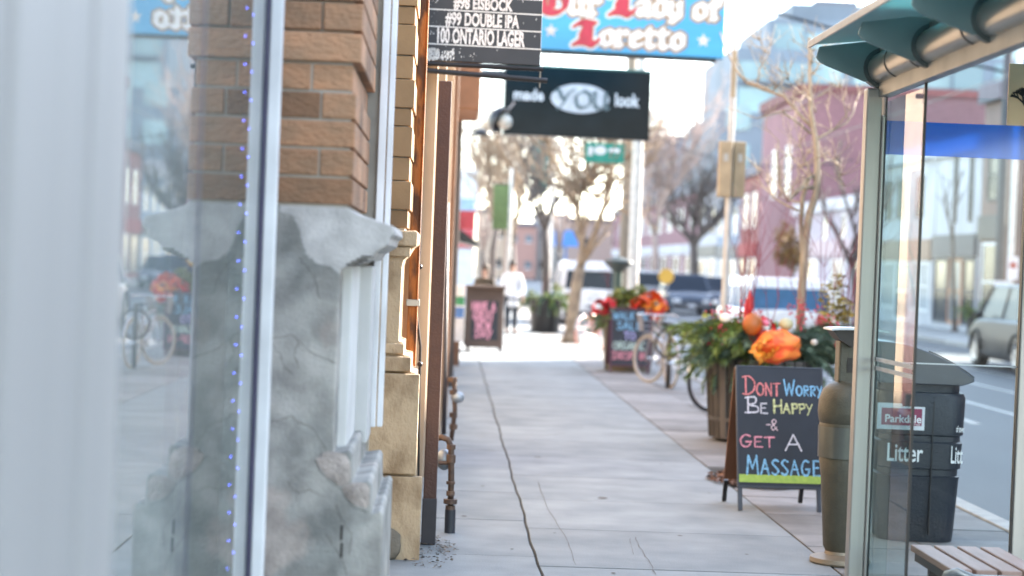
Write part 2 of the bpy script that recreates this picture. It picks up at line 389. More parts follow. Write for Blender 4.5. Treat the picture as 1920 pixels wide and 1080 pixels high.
# leaf litter in the tree pit and at the wall foot
def litter(name, label, c, rx, ry, n, cols, size=(.008, .03), seed=1):
    rg = random.Random(seed); mb = MB()
    for i in range(n):
        a = rg.uniform(0, 6.28); d = rg.random() ** .6; x = c[0] + rx * d * math.cos(a); y = c[1] + ry * d * math.sin(a); s_ = rg.uniform(*size)
        q = Matrix.Translation((x, y, .004 + rg.random() * .01 + s_ * .2)) @ Matrix.Rotation(rg.uniform(0, 6.28), 4, 'Z') @ Matrix.Rotation(rg.uniform(-.6, .6), 4, 'X')
        mb.add([q @ Vector(p) for p in ((-s_, -s_ * .5, 0), (s_ * .2, -s_ * .6, s_ * .2), (s_, 0, 0), (s_ * .1, s_ * .6, s_ * .2))], [(0, 1, 2, 3)], rg.random())
    return tag(mb.build(name, cols), label, 'litter', kind='stuff')
litter('debris', 'scattered grit and torn leaves at the foot of the brown post', (-.06, 10.55), .16, .6, 300, M('debris', (.22, .18, .14), .9, tint=.9), (.004, .016))
litter('fallen_leaves', 'brown fallen leaves in the tree pit beside the chalkboard', (2.45, 14.7), .36, .55, 700, M('dead_leaf', (.20, .10, .06), .85, tint=.7), (.015, .045), 4)

# ================================================================== NEAR LEFT BUILDING (glass shopfront and stone pier)
GX = -.615
bA = thing('glass_shop', 'glass-fronted shop with white frames and a weathered stone pier at its end', 'building', (GX, 6, 0))
def part(mb, name, m, parent, **k):
    o = mb.build(name, m, parent, **k); o.matrix_parent_inverse = parent.matrix_basis.inverted(); return o
def sub(mb, name, m, parent, **k):
    return mb.build(name, m, parent, **k)
panel_m = M('panel_grey', (.36, .355, .345), .6, col2=(.31, .31, .305), scale=.8, stretch=(1, 6, .05), tint=.1)
mb = MB()
yy = 1.0
for wdt, off in ((.55, 0), (.5, .006), (.42, -.004), (.30, .004), (.25, 0), (.33, .003)):
    mb.box(GX - .2, GX + .03 + off, yy, yy + wdt - .006, 0, 3.6); yy += wdt
part(mb, 'wall_panel', panel_m, bA, bevel=.01)
part(MB().box(GX - 3.2, GX - 3.0, -2, 6.6, 0, 9).box(GX - 3, GX, 0.5, 6.5, 3.1, 9).box(GX - 3, GX, .2, .5, 0, 9).box(GX - 3, GX - .35, 6.45, 6.75, 0, 3.1), 'wall', M('shop_plaster', (.50, .52, .50), .8), bA)
part(MB().box(GX - 3, GX - .02, .5, 6.5, 0, .02), 'shop_floor', M('shop_floor', (.3, .28, .25), .4), bA)
win = part(MB().box(GX - .045, GX + .02, 3.37, 6.0, 0, .10).box(GX - .045, GX + .02, 3.37, 6.0, 3.0, 3.1), 'window_frame', white_metal, bA, bevel=.004)
gpane = glass('shop_glass', (.80, .88, .87), ior=1.5, boost=1.25, haze=.22)
sub(MB().box(GX - .008, GX, 3.45, 4.542, .10, 3.0), 'pane', gpane, win)
sub(MB().box(GX - .008, GX, 4.562, 6.02, .10, 3.0), 'pane', glass('shop_glass_green', (.72, .84, .81), ior=1.5, boost=1.2, haze=.10), win)
sub(MB().box(GX - .03, GX + .001, 4.542, 4.562, .10, 3.0), 'joint_strip', M('blue_gasket', (.05, .07, .13), .5), win)
# double white mullion next to the pier
xa, xb = HX(478, 6.02, 700), HX(494, 6.02, 700)
part(MB().box(-.607, -.566, 6.02, 6.06, 0, 3.1), 'mullion', white_metal, bA, bevel=.006)
part(MB().box(GX - .03, -.6065, 6.022, 6.05, 0, 3.1), 'gasket', M('violet_gasket', (.06, .05, .12), .5), bA)

# pier 1
YP = 6.3
stone = stone_material()
pier = part(MB().prism([(-.66, 1.815), (-.355, 1.815), (-.355, 2.72), (-.66, 2.72)], lambda a, b, t: (a, t, b), YP + .009, 7.38), 'pier', mortar, bA)
def X6(px, py): return P(px, py, YP).x, P(px, py, YP).z
# brick courses as real blocks
brick_m = M('pier_brick', (.55, .285, .155), .85, col2=(.34, .215, .13), scale=7, bump=1.0, tint=.5, contrast=(.25, .7), stretch=(1, 1, 2))
mb = MB(); rg = random.Random(3)
crs = [1.822, 1.918, 2.014, 2.11, 2.205, 2.30, 2.405, 2.505, 2.605, 2.705]
for i in range(len(crs) - 1):
    z0, z1 = crs[i] + .0045, crs[i + 1] - .0045
    out = 0 if i < 4 else (-.013 if i == 4 else .014)
    xr = -.338 + out
    cuts = [[-.66, xr], [-.66, -.455, xr], [-.66, xr], [-.66, -.455, xr], [-.66, -.49, xr], [-.66, xr], [-.66, -.46, xr], [-.66, xr], [-.66, -.47, xr]][i]
    for a, b in zip(cuts, cuts[1:]):
        yf = YP - (.016 if i > 4 else 0) + (.006 if i == 4 and b == xr else 0)
        mb.box(a + .0035, b - (.0035 if b != xr else 0), yf, YP + .30, z0, z1, rg.random())
    yb = YP + .305
    while yb < 7.39:
        L = rg.choice((.28, .36, .22)); ye = min(yb + L, 7.42)
        mb.box(-.5, xr, yb, ye - .005, z0, z1, rg.random()); yb = ye
sub(mb, 'brickwork', brick_m, pier, bevel=.005)
# stone body profile
prof = [X6(655, 390), X6(668, 400), X6(738, 424), X6(741, 440), X6(731, 446), X6(728, 460), X6(703, 474), X6(694, 488), X6(672, 490), X6(666, 496), X6(652, 497), X6(648, 503), X6(638, 505)]
shaft_x = X6(634, 600)[0]
prof += [(shaft_x, prof[-1][1] - .01), (shaft_x, .985)]
prof += [(X6(658, 848)[0] - .005, 1.0), (X6(660, 852)[0], .985), (X6(660, 900)[0], .89), (X6(695, 903)[0] - .006, .90), (X6(697, 908)[0], .885), (X6(697, 955)[0], .79), (X6(716, 962)[0] - .006, .80), (X6(718, 966)[0], .785), (X6(718, 990)[0], 0), (-.75, 0), (-.75, prof[0][1])]
mb = MB().prism(prof, lambda a, b, t: (a, t, b), YP, 7.35)
sub(mb, 'stone_base', stone, pier, bevel=.007, seg=2)
# fluted pale jamb on the street side of the pier
jamb_m = M('jamb_stone', (.72, .72, .71), .7, scale=2, bump=.2)
mb = MB()
for x0, x1, yj in ((-.42, -.338, 6.5), (-.36, -.292, 7.05)): mb.box(x0, x1, yj, 7.4, .95, 1.62)
sub(mb, 'jamb', jamb_m, pier, bevel=.006)
# broken stone patches
def rock(c, r, seed, sq=(1, 1, 1), n=9):
    rg = random.Random(seed); mb = MB(); bm = bmesh.new(); bmesh.ops.create_icosphere(bm, subdivisions=3, radius=1)
    from mathutils import noise
    for v in bm.verts:
        d = 1 + .35 * noise.noise(v.co * 1.3 + Vector((seed, 0, 0))) + .12 * noise.noise(v.co * 4 + Vector((seed, 3, 0)))
        v.co = Vector((v.co.x * sq[0], v.co.y * sq[1], v.co.z * sq[2])) * (r * d) + Vector(c)
    bm.verts.ensure_lookup_table(); mb.add([v.co[:] for v in bm.verts], [tuple(v.index for v in f.verts) for f in bm.faces]); bm.free(); return mb
def patch(pts, y, th, name, m, parent):
    rg = random.Random(2); c = (sum(p[0] for p in pts) / len(pts), sum(p[1] for p in pts) / len(pts)); mb = MB(); out = smooth_line(pts + [pts[0]], 4)[:-1]
    rings = []
    for k, d in ((1, 0), (.96, th), (.7, th * 1.5), (.35, th * 1.7)):
        rings.append([(c[0] + (a - c[0]) * k, y - d + rg.uniform(-.003, .003) * (d > 0), c[1] + (b_ - c[1]) * k) for a, b_ in out])
    return sub(loft(rings), name, m, parent, smooth='auto')
broken = M('broken_stone', (.62, .53, .48), .95, bump=.9, scale=14, col2=(.34, .29, .26))
patch([X6(*q) for q in ((592, 858), (612, 846), (640, 850), (655, 862), (657, 900), (640, 912), (620, 900), (600, 880))], YP + .002, .005, 'broken_stone', broken, pier)
patch([X6(*q) for q in ((640, 914), (660, 905), (690, 908), (694, 935), (690, 952), (668, 948), (650, 935))], YP + .002, .004, 'broken_stone', broken, pier)
crk = MB(); rgc = random.Random(12)
def crack(pts, r_=.0010):
    q = [Vector((X6(*p)[0], YP - .0004, X6(*p)[1])) for p in pts]; out = []
    for a_, b_ in zip(q, q[1:]):
        for i in range(5): out.append(a_.lerp(b_, i / 5) + Vector((rgc.gauss(0, .0022), 0, rgc.gauss(0, .0022))))
    out.append(q[-1]); crk.tube(out, [r_ * rgc.uniform(.5, 1.3) for _ in out], 5)
for c_ in ([(508, 634), (530, 632), (548, 628), (560, 640), (578, 656), (600, 668), (632, 682)], [(512, 648), (525, 662), (535, 690), (548, 700)], [(560, 640), (552, 665), (560, 690)],
           [(505, 792), (528, 786), (545, 780), (560, 792), (585, 800), (612, 842)], [(590, 862), (598, 882), (618, 904), (640, 918), (662, 950), (690, 960)], [(560, 480), (575, 500), (590, 520), (600, 560)],
           [(612, 1000), (622, 1020), (640, 1045), (650, 1080)], [(540, 905), (560, 925), (580, 918), (600, 930)], [(630, 945), (640, 975), (660, 1000), (655, 1040)]): crack(c_)
sub(crk, 'crack', M('crack_dark', (.10, .085, .07), .9), pier)
for py0, py1 in ((985, 1012), (1018, 1045)):
    q0, q1 = X6(638, py1), X6(643, py0); sub(MB().box(q0[0], q1[0], YP - .003, YP + .002, q0[1], q1[1]), 'slot', M('slot_dark', (.05, .045, .04), .9), pier)
for i in range(4):
    q0 = X6(652 + i * 9, 496 - i * 5); sub(MB().box(q0[0] - .004, q0[0] + .035, YP - .004, YP + .003, q0[1] - .003, q0[1] + .003), 'dentil_line', M('slot_dark', (.05, .045, .04)), pier)

mb = MB()
part(MB().box(-.305, -.275, 7.42, 7.46, .98, 4).box(-.270, -.248, 7.44, 7.5, .98, 4), 'corner_frame', white_metal, bA, bevel=.004)
part(MB().box(-.66, -.30, 7.46, 7.5, 0, 4).box(-2, -.66, 6.8, 7.5, 0, 9), 'inner_frame', M('pale_stone_trim', (.55, .50, .43), .8), bA)

# light strings inside the window
bulb_m = M('led_blue', (.12, .13, 1.0), .4, emit=4.0)
def light_string(x, y, label, ph):
    t = thing('light_string', label, 'light string', (x, y, 3.0), 0, 'blue fairy-light strings behind the shop glass')
    MB().tube([(0, 0, 0), (0.004, .003, -.9), (-.003, 0, -1.8), (0.002, 0, -2.55)], .0012, 5).build('wire', M('clear_wire', (.45, .5, .5), .3), t)
    b0 = None
    for i in range(27):
        if b0 is None: o = b0 = MB().ball((0, 0, 0), .0026, 6).build('bulb', bulb_m, t, smooth=True)
        else: o = b0.copy(); C.objects.link(o); o.parent = t
        o.location = (random.uniform(-.003, .003), 0, -.08 - ph - i * .0925)
    return t
light_string(-.700, 6.18, 'string of tiny blue lights inside the shop glass, the one away from the mullion', 0)
light_string(-.672, 6.12, 'string of tiny blue lights inside the shop glass, the one against the white mullion', .03)

# ================================================================== SECOND SHOP with pier 2
bB = thing('stone_shop', 'narrow shop with a golden brick and sandstone pier and recessed window', 'building', (-.5, 9, 0))
Y2 = 10.3
def X10(px, py): return P(px, py, Y2).x, P(px, py, Y2).z
sand = M('sandstone', (.50, .38, .25), .85, col2=(.22, .145, .08), scale=4.5, bump=.7, tint=.1, stretch=(1, 1, .7), detail=9, contrast=(.36, .56), bscale=60)
pier2 = part(MB().box(-.75, -.26, Y2 + .02, 10.9, 1.8, 9), 'pier', mortar, bB)
mb = MB(); rg = random.Random(11); z = 1.822; i = 0
while z < 4.2:
    h = (.10, .16, .13, .17)[i % 4]; o_ = (.0, .012, 0, .008)[i % 4]
    mb.box(-.75, -.235 + o_ - .01, Y2 - o_, 10.92, z + .003, z + h - .003); z += h; i += 1
sub(mb, 'brickwork', M('golden_brick', (.38, .235, .12), .85, col2=(.27, .165, .085), scale=3, bump=.4, tint=.35), pier2, bevel=.005)
pr = [X10(727, 432), X10(780, 432), X10(786, 440), X10(784, 458), X10(774, 466), X10(765, 480), X10(757, 488), (X10(754, 500)[0], X10(754, 500)[1]), X10(748, 640), X10(757, 642), X10(756, 665), X10(771, 668), X10(770, 697), X10(781, 700), X10(779, 990)]
pr = [(a, b) for a, b in pr] + [(pr[-1][0], 0), (-.95, 0), (-.95, pr[0][1])]
sub(MB().prism(pr, lambda a, b, t: (a, t, b), Y2, 10.85), 'stone_base', sand, pier2, bevel=.008)
xl = -.95
def ledge(px, py0, py1, out, nm):
    x1, z0_ = X10(px, py1); z1_ = X10(px, py0)[1]; sub(MB().box(xl, x1 + .004, Y2 - out, Y2 - .001, z0_, z1_), nm, sand, pier2, bevel=.008)
ledge(781, 434, 462, .045, 'capital_band'); ledge(768, 463, 482, .025, 'capital_moulding'); ledge(756, 644, 664, .02, 'ledge'); ledge(769, 669, 697, .04, 'ledge'); ledge(779, 701, 888, .055, 'base_block'); ledge(779, 892, 1200, .05, 'base_block')
sub(rock((-.285, Y2 - .05, .08), .085, 9, (.8, .6, 1.25)), 'foot_stone', M('foot_stone', (.22, .19, .15), .9, bump=.8, scale=10), pier2, smooth=True)
part(MB().box(-.80, -.70, 7.5, 10.3, 0, 4.5), 'shop_window', dark_win, bB)
part(MB().box(-.70, -.62, 7.5, 10.28, 0, .6).box(-.70, -.62, 9.9, 10.28, .6, 4), 'window_surround', M('tan_trim', (.50, .38, .26), .7), bB, bevel=.01)
part(MB().box(-2, -.7, 7.5, 10.9, 4.5, 9).box(-2, -.81, 7.5, 10.9, 0, 4.5), 'wall', M('shop_brick_plain', (.33, .2, .12), .85), bB)

# rusty column, cable, brown post and gas pipes
def pl(pxs, Y): return [P(a, b, Y) for a, b in pxs]
rust = M('rust', (.40, .14, .035), .75, .1, col2=(.10, .045, .025), scale=14, bump=.8, stretch=(1, 1, .35), contrast=(.42, .55), detail=8)
t = thing('rusty_column', 'rusty orange steel column beside the golden brick pier', 'column', (HX(778, 10.95), 10.95, 0))
xr = HX(777, 10.95)
part(MB().box(xr - .028, xr + .022, 10.92, 10.99, .9, 4.4).box(xr + .022, xr + .03, 10.90, 11.0, .9, 4.4), 'shaft', rust, t, bevel=.004)
part(MB().box(xr - .04, xr + .04, 10.9, 11.0, 1.38, 1.42), 'bracket', M('dull_zinc', (.5, .48, .44), .4, .7), t, bevel=.004)
t = thing('cable', 'black cable with clips hanging down the beige wall', 'cable', (HX(786, 11.05), 11.05, .25))
part(MB().tube([P(*p, 11.05) for p in ((795, 158), (790, 330), (787, 470), (778, 560), (782, 600), (788, 650), (786, 720), (784, 900), (781, 1010))], .0085, 8), 'sheath', black_metal, t, smooth=True)
for (a, b) in ((790, 200), (787, 500), (787, 683)):
    part(MB().ball(P(a, b, 11.02), .017, 8), 'clip', black_metal, t, smooth=True)
t = thing('brown_post', 'brown painted square metal post against the beige wall', 'post', (HX(805, 10.85), 10.85, 0))
xb = P(800, 1022, 10.85).x + .012
part(MB().box(xb - .042, xb + .034, 10.83, 10.9, .0, HZ(830, 152, 10.85)), 'shaft', M('brown_paint', (.075, .032, .022), .6, col2=(.06, .025, .018), scale=14, bump=.4, bscale=60), t, bevel=.006)
part(MB().box(xb - .046, xb + .038, 10.825, 10.905, .0, .27), 'boot', M('dark_boot', (.035, .032, .04), .6), t, bevel=.006)

iron = M('pipe_iron', (.17, .105, .07), .55, .4, col2=(.07, .05, .045), scale=18, bump=.4)
t = thing('gas_pipe', 'rusty gas pipe with elbow and valve fittings standing beside the brown post', 'pipe', (0, 11.3, 0))
Yg = 11.35
pts = [P(815, 822, Yg + .25)] + [P(a, b, Yg) for a, b in ((828, 820), (840, 824), (846, 838), (846, 900), (843, 1000))]
part(MB().tube(pts[:5] + [P(844.5, 960, Yg)], .019, 12), 'riser', iron, t, smooth=True)
part(MB().tube([P(844.5, 955, Yg), P(843, 1004, Yg)], .033, 12), 'foot_sleeve', M('pipe_sleeve', (.02, .025, .035), .5), t, smooth='auto')
for (py, r, h) in ((838, .027, .03), (860, .028, .05), (905, .027, .02), (925, .026, .03), (940, .042, .03), (952, .030, .03)):
    c = P(846 - (py - 840) * .015, py, Yg)
    part(MB().tube([c - Vector((0, 0, h / 2)), c + Vector((0, 0, h / 2))], r, 12), 'coupling', iron, t, bevel=.003)
part(MB().tube([P(846, 868, Yg), P(822, 868, Yg)], .012, 8), 'valve_lever', iron, t)
part(MB().ball(P(833, 862, Yg + .05), .05, 10, sz=1.3), 'regulator', M('zinc_blue', (.35, .40, .45), .45, .6), t, smooth=True)
t = thing('gas_meter', 'small grey gas meter on dark pipes further along the wall than the elbow pipe', 'gas meter', (.03, 15, 0))
Ym = 15.2
part(MB().tube([P(838, 380, Ym), P(834, 690, Ym), P(832, 815, Ym)], .02, 10), 'riser', M('dark_pipe', (.04, .035, .04), .5), t, smooth=True)
part(MB().tube([P(840, 712, Ym), P(852, 715, Ym), P(853, 770, Ym), P(846, 826, Ym)], .02, 10), 'riser', iron, t, smooth=True)
part(MB().ball(P(858, 745, Ym), .055, 10, sz=.9, sy=.7), 'regulator', M('zinc_blue', (.35, .40, .45)), t, smooth=True)
for py in (712, 735, 778, 800):
    c = P(850, py, Ym); part(MB().tube([c - Vector((0, 0, .02)), c + Vector((0, 0, .02))], .034, 10), 'coupling', iron, t)

# ================================================================== facades
def window_part(b, face, x, y0, y1, z0, z1, pane_m, frame_m, bars=0, out=.05, fw=.09):
    """face -1: wall looks to -X, +1 looks to +X; frame stands proud, pane set back inside"""
    s_ = face
    fr = MB()
    fx = sorted((x, x + s_ * out))
    fr.box(fx[0], fx[1], y0, y0 + fw, z0, z1).box(fx[0], fx[1], y1 - fw, y1, z0, z1).box(fx[0], fx[1], y0 + fw, y1 - fw, z0, z0 + fw).box(fx[0], fx[1], y0 + fw, y1 - fw, z1 - fw, z1)
    for i in range(bars):
        yb = y0 + (y1 - y0) * (i + 1) / (bars + 1); fr.box(fx[0], fx[1] - .003, yb - .03, yb + .03, z0 + fw, z1 - fw)
    if z1 - z0 > 1.2: zm = (z0 + z1) / 2; fr.box(fx[0], fx[1] - .006, y0 + fw, y1 - fw, zm - .03, zm + .03)
    f = part(fr, 'window', frame_m, b)
    px = sorted((x, x + s_ * .015))
    sub(MB().box(px[0], px[1], y0 + fw, y1 - fw, z0 + fw, z1 - fw), 'pane', pane_m, f)
def brickwall(name, col, col2, scale=1.0):
    m = M(name, col, .85, col2=col2, scale=.6, tint=.1); n = m.node_tree.nodes; l = m.node_tree.links; b = n['Principled BSDF']
    src = b.inputs['Base Color'].links[0].from_socket
    tc = n.new('ShaderNodeTexCoord'); mp = n.new('ShaderNodeMapping'); mp.inputs['Rotation'].default_value = (R(90), 0, R(90))
    br = n.new('ShaderNodeTexBrick'); br.inputs['Scale'].default_value = 4 * scale; br.inputs['Mortar Size'].default_value = .012
    br.inputs['Color1'].default_value = (1, 1, 1, 1); br.inputs['Color2'].default_value = (.72, .72, .72, 1); br.inputs['Mortar'].default_value = (1.15, 1.15, 1.15, 1)
    l.new(tc.outputs['Object'], mp.inputs[0]); l.new(mp.outputs[0], br.inputs[0])
    mx = n.new('ShaderNodeMix'); mx.data_type = 'RGBA'; mx.blend_type = 'MULTIPLY'; mx.inputs[0].default_value = 1
    l.new(src, mx.inputs[6]); l.new(br.outputs[0], mx.inputs[7]); l.new(mx.outputs[2], b.inputs['Base Color']); return m
def building(name, label, x, face, y0, y1, h, wall_m, depth=12, cornice=None, wins=(), shop=None, roof=None, group=None):
    b = thing(name, label, 'building', (x, (y0 + y1) / 2, 0), 0, group)
    xs = sorted((x, x - face * depth)); part(MB().box(xs[0], xs[1], y0 + .01, y1 - .01, 0, h), 'wall', wall_m, b)
    if cornice:
        cs = sorted((x, x + face * .25)); part(MB().box(cs[0], cs[1], y0, y1, h - .45, h + .05).box(cs[0], cs[1] if face < 0 else cs[1] , y0, y1, h + .05, h + .1), 'cornice', cornice, b)
    for wn in wins: window_part(b, face, x, *wn)
    if shop:
        m, z1, items = shop
        ss = sorted((x, x + face * .14)); part(MB().box(ss[0], ss[1], y0 + .1, y1 - .1, z1, z1 + .75), 'shop_fascia', m, b)
        for it in items: window_part(b, face, x, *it)
    return b
lav = M('lavender_render', (.34, .35, .41), .85, scale=.7)
whi = M('white_brick', (.50, .50, .53), .85, scale=.8, tint=.05)
redb = brickwall('red_brick', (.25, .10, .09), (.19, .08, .075))
pinkb = brickwall('pink_brick', (.24, .125, .14), (.19, .10, .115))
brnb = brickwall('brown_brick', (.22, .15, .13), (.15, .11, .10))
grey_roof = M('grey_roof', (.18, .18, .21), .8)
wf = white_paint; df = dark_grey
X = OPP_WALL
# two blocks added out of view, their heights set to shade the near street
building('unseen_brick_block', 'tall brown brick block out of view across the road, added to shade the street beside the bus shelter', X, -1, 4, 24.2, 14.5, brnb, cornice=grey_roof,
         wins=[(a, a + 1.2, z, z + 1.9, dark_win, wf) for a in (6, 9.5, 13, 16.5, 20) for z in (4.5, 8, 11.3)])
building('unseen_brick_row', 'low red brick row out of view across the road, added to shade the pavement near the shelter', X, -1, 24.3, 45.2, 9.4, redb, cornice=grey_roof,
         wins=[(a, a + 1.2, z, z + 1.7, dark_win, wf) for a in (26, 29.5, 33, 36.5, 40, 43) for z in (4.4, 7)])
# visible row
building('corner_building', 'grey corner building with dark shopfront at the near end of the far row', X, -1, 57.2, 59.6, 7.8, brnb, cornice=grey_roof,
         wins=[(57.7, 58.9, z, z + 1.7, dark_win, df) for z in (4.2,)], shop=(dark_grey, 3.0, [(57.5, 59.2, .4, 2.9, dark_win, wf)]))
building('white_shop', 'white upper storey over a dark blue shopfront across the road', X, -1, 59.7, 65.2, 6.35, whi, cornice=M('pale_cornice', (.6, .6, .62), .8),
         wins=[(60.6, 61.0, 3.6, 5.9, dark_win, df), (62.5, 62.9, 3.6, 5.9, dark_win, df)],
         shop=(M('navy_fascia', (.035, .05, .085), .5), 2.45, [(59.95, 61.3, .2, 2.4, dark_win, M('navy_frame', (.03, .04, .07), .5)), (61.5, 63.1, .2, 2.4, pale_win, M('orange_trim', (.55, .25, .12), .6)), (63.3, 65.0, .2, 2.4, dark_win, M('navy_frame', (.03, .04, .07)))]))
building('multi_pane_shop', 'white rendered shop with many-paned white windows and an orange band across the road', X, -1, 65.3, 73.2, 6.4, whi, cornice=M('pale_cornice', (.6, .6, .62), .8),
         wins=[(67.0, 67.9, 3.9, 5.4, dark_win, df), (70.0, 70.9, 3.9, 5.4, dark_win, df), (71.8, 72.6, 3.9, 5.4, dark_win, df)],
         shop=(M('tan_fascia', (.45, .30, .22), .7), 2.35, [(65.7, 67.0, .5, 2.3, pale_win, wf, 2), (67.1, 68.4, .5, 2.3, pale_win, wf, 2), (68.6, 70.6, .1, 2.3, dark_win, wf, 1), (70.8, 72.9, .5, 2.3, pale_win, wf, 3)]))
building('lilac_shop', 'low lilac white shop building beside the dark bare tree across the road', X, -1, 73.3, 91.8, 5.0, M('lilac_render', (.46, .42, .47), .85, scale=.7), cornice=M('pale_cornice', (.6, .6, .62)),
         wins=[(a, a + 1.0, 3.3, 4.4, dark_win, wf) for a in (76, 80, 84, 88)], shop=(M('pink_fascia', (.52, .42, .44), .7), 2.5, [(75, 78, .4, 2.4, dark_win, wf), (80, 83, .4, 2.4, pale_win, wf), (86, 89, .3, 2.4, dark_win, wf)]))
pk = building('pink_building', 'broad windowless pink brick wall rising behind the young tree', X, -1, 92, 103, 10.9, pinkb, depth=13, cornice=M('dark_red_cornice', (.2, .08, .08), .8), wins=[(94, 95.3, 5.6, 8.2, dark_win, wf), (98, 99.3, 5.6, 8.2, dark_win, wf)])
part(MB().box(X - .1, X + 13.1, 91.8, 92.3, 10.75, 11.1), 'coping', M('dark_red_cornice', (.2, .08, .08)), pk)
building('brick_shop', 'narrow red brick shop just beyond the broad pink wall', X, -1, 103.2, 109.8, 7.6, redb, cornice=grey_roof, wins=[(104, 105.4, 4.2, 6.2, dark_win, wf), (107, 108.4, 4.2, 6.2, dark_win, wf)], shop=(M('red_fascia', (.30, .04, .04), .7), 2.6, [(103.6, 106, .3, 2.5, dark_win, wf), (106.8, 109.4, .3, 2.5, dark_win, df)]))
building('pale_blue_shop', 'pale blue rendered shop with two rows of windows beyond the red brick shop', X, -1, 110, 118.8, 6.6, M('pale_blue_render', (.28, .34, .42), .85, scale=.7), cornice=M('pale_cornice', (.6, .6, .62)), wins=[(a, a + 1.3, 3.9, 5.6, dark_win, wf) for a in (111, 114, 117)], shop=(M('navy_fascia', (.035, .05, .085)), 2.5, [(110.5, 113.5, .3, 2.4, dark_win, wf), (114.5, 118, .3, 2.4, pale_win, wf)]))
building('white_gable_shop', 'whitish shop with a dark fascia last before the long low row', X, -1, 119, 128, 7.4, whi, cornice=grey_roof, wins=[(a, a + 1.2, 4.1, 6, dark_win, df) for a in (120.5, 123.5, 126)], shop=(dark_grey, 2.6, [(119.5, 123, .3, 2.5, dark_win, wf), (124, 127.5, .3, 2.5, dark_win, wf)]))
building('low_red_row', 'long low reddish row far down the road', X, -1, 128.2, 196, 7.5, pinkb, cornice=grey_roof,
         wins=[(a, a + 3, z, z + 1.6, pale_win, wf, 1) for a in range(130, 190, 7) for z in (4.6,)], shop=(whi, 2.8, [(a, a + 5, .4, 2.7, dark_win, wf, 1) for a in range(130, 190, 8)]))
# glass tower
tw = thing('glass_tower', 'pale blue glass apartment tower rising over the far row', 'tower', (38, 175, 0))
conc = M('tower_concrete', (.20, .25, .31), .7, scale=.2)
tglass = M('tower_glass', (.22, .35, .38), .3, col2=(.10, .19, .23), scale=.12, spec=.8, stretch=(1, 1, .5), contrast=(.4, .6))
blocks = [(21, 60, 150, 169, 0, 14.6), (25, 74, 170, 190, 0, 22.2), (28.5, 74, 172, 190, 22.2, 25.2), (31, 74, 174, 190, 25.2, 27.0)]
for (x0, x1, y0, y1, z0, z1) in blocks: part(MB().box(x0, x1, y0, y1, z0, z1), 'tower_slab', conc, tw)
part(MB().box(34, 38, 178, 184, 27.0, 28.0).box(50, 55, 178, 184, 27.0, 27.8), 'roof_plant', grey_roof, tw)
z = 4.0
while z < 25.0:
    if z < 14:
        xx_ = 21.8
        while xx_ < 36:
            part(MB().box(xx_, xx_ + 1.9, 149.9, 150.05, z, z + 1.9), 'window', tglass, tw); xx_ += 2.9
    x0 = 25 if z < 21.5 else (28.5 if z < 24.6 else 31); yf = 170 if z < 21.5 else (172 if z < 24.6 else 174)
    x = x0 + .6
    while x < 66:
        w_ = random.choice((3.0, 4.2, 5.4))
        part(MB().box(x, x + w_ - .3, yf - .12, yf + .05, z, z + random.choice((2.4, 2.4, 1.7))), 'window', tglass, tw); x += w_ + random.choice((0, 0, .8))
    part(MB().box(x0 + 1, x0 + 12, yf - 1.1, yf - .13, z - .35, z - .15).box(x0 + 18, x0 + 30, yf - 1.1, yf - .13, z - .35, z - .15), 'balcony', conc, tw)
    z += 3.05
# buildings closing the street
def end_block(name, label, px0, px1, pyt, Y, wall_m, wins_rows, wm, roofm=None, extra=None, fm=None):
    x0, x1 = HX(px0, Y), HX(px1, Y); h = HZ((px0 + px1) / 2, pyt, Y)
    b = thing(name, label, 'building', ((x0 + x1) / 2, Y, 0))
    part(MB().box(x0, x1, Y, Y + 12, 0, h), 'wall', wall_m, b)
    part(MB().box(x0 - .2, x1 + .2, Y - .3, Y + 12, h, h + .5), 'cornice', roofm or grey_roof, b)
    n = max(2, int((x1 - x0) / 3.2))
    for zf in wins_rows:
        for i in range(n):
            xa = x0 + (x1 - x0) * (i + .25) / n; xe = x0 + (x1 - x0) * (i + .75) / n
            f = part(MB().box(xa, xe, Y - .12, Y + .02, zf - .1, zf), 'window', fm or wf, b)
            sub(MB().box(xa + .05, xe - .05, Y - .06, Y + .01, zf, zf + h * .13), 'pane', wm, f)
    return b
end_block('pale_terrace', 'pale cream terrace closing the far end of the street behind the moss green banner', 893, 948, 398, 215, M('cream_terrace', (.68, .54, .42), .8), (1.2, 4.6), dark_win)
end_block('rosy_terrace', 'rosy brick terrace at the far end of the street between cream and white neighbours', 948, 1004, 424, 214, M('rosy_terrace_wall', (.50, .30, .26), .8), (1.2, 4.2), pale_win)
end_block('white_terrace', 'white painted terrace at the far end of the street behind the dark forked tree', 1004, 1062, 408, 216, M('white_terrace_wall', (.66, .64, .62), .8), (1.2, 4.6), dark_win)
end_block('brown_terrace', 'brownish pink terrace with a blue sign far down the street', 1062, 1196, 418, 210, M('brown_terrace', (.42, .33, .30), .8), (1.2, 4.0), dark_win)
b = end_block('arched_hall', 'pinkish brick hall with a grey arched roof at the end of the road', 1196, 1345, 430, 205, M('hall_brick', (.40, .23, .24), .8), (1.0,), pale_win)
xa, xe = HX(1200, 205), HX(1340, 205); hz = HZ(1270, 430, 205)
pr = [(xa + (xe - xa) * i / 14, hz + .4 + 3.4 * math.sin(math.pi * i / 14)) for i in range(15)]
part(MB().prism(pr, lambda a, b_, t: (a, t, b_), 205, 216), 'arched_roof', M('hall_roof', (.30, .29, .33), .8), b)
end_block('grey_flats', 'grey blue flats rising behind the arched hall', 1205, 1420, 262, 240, lav, (4, 8, 12), pale_win)
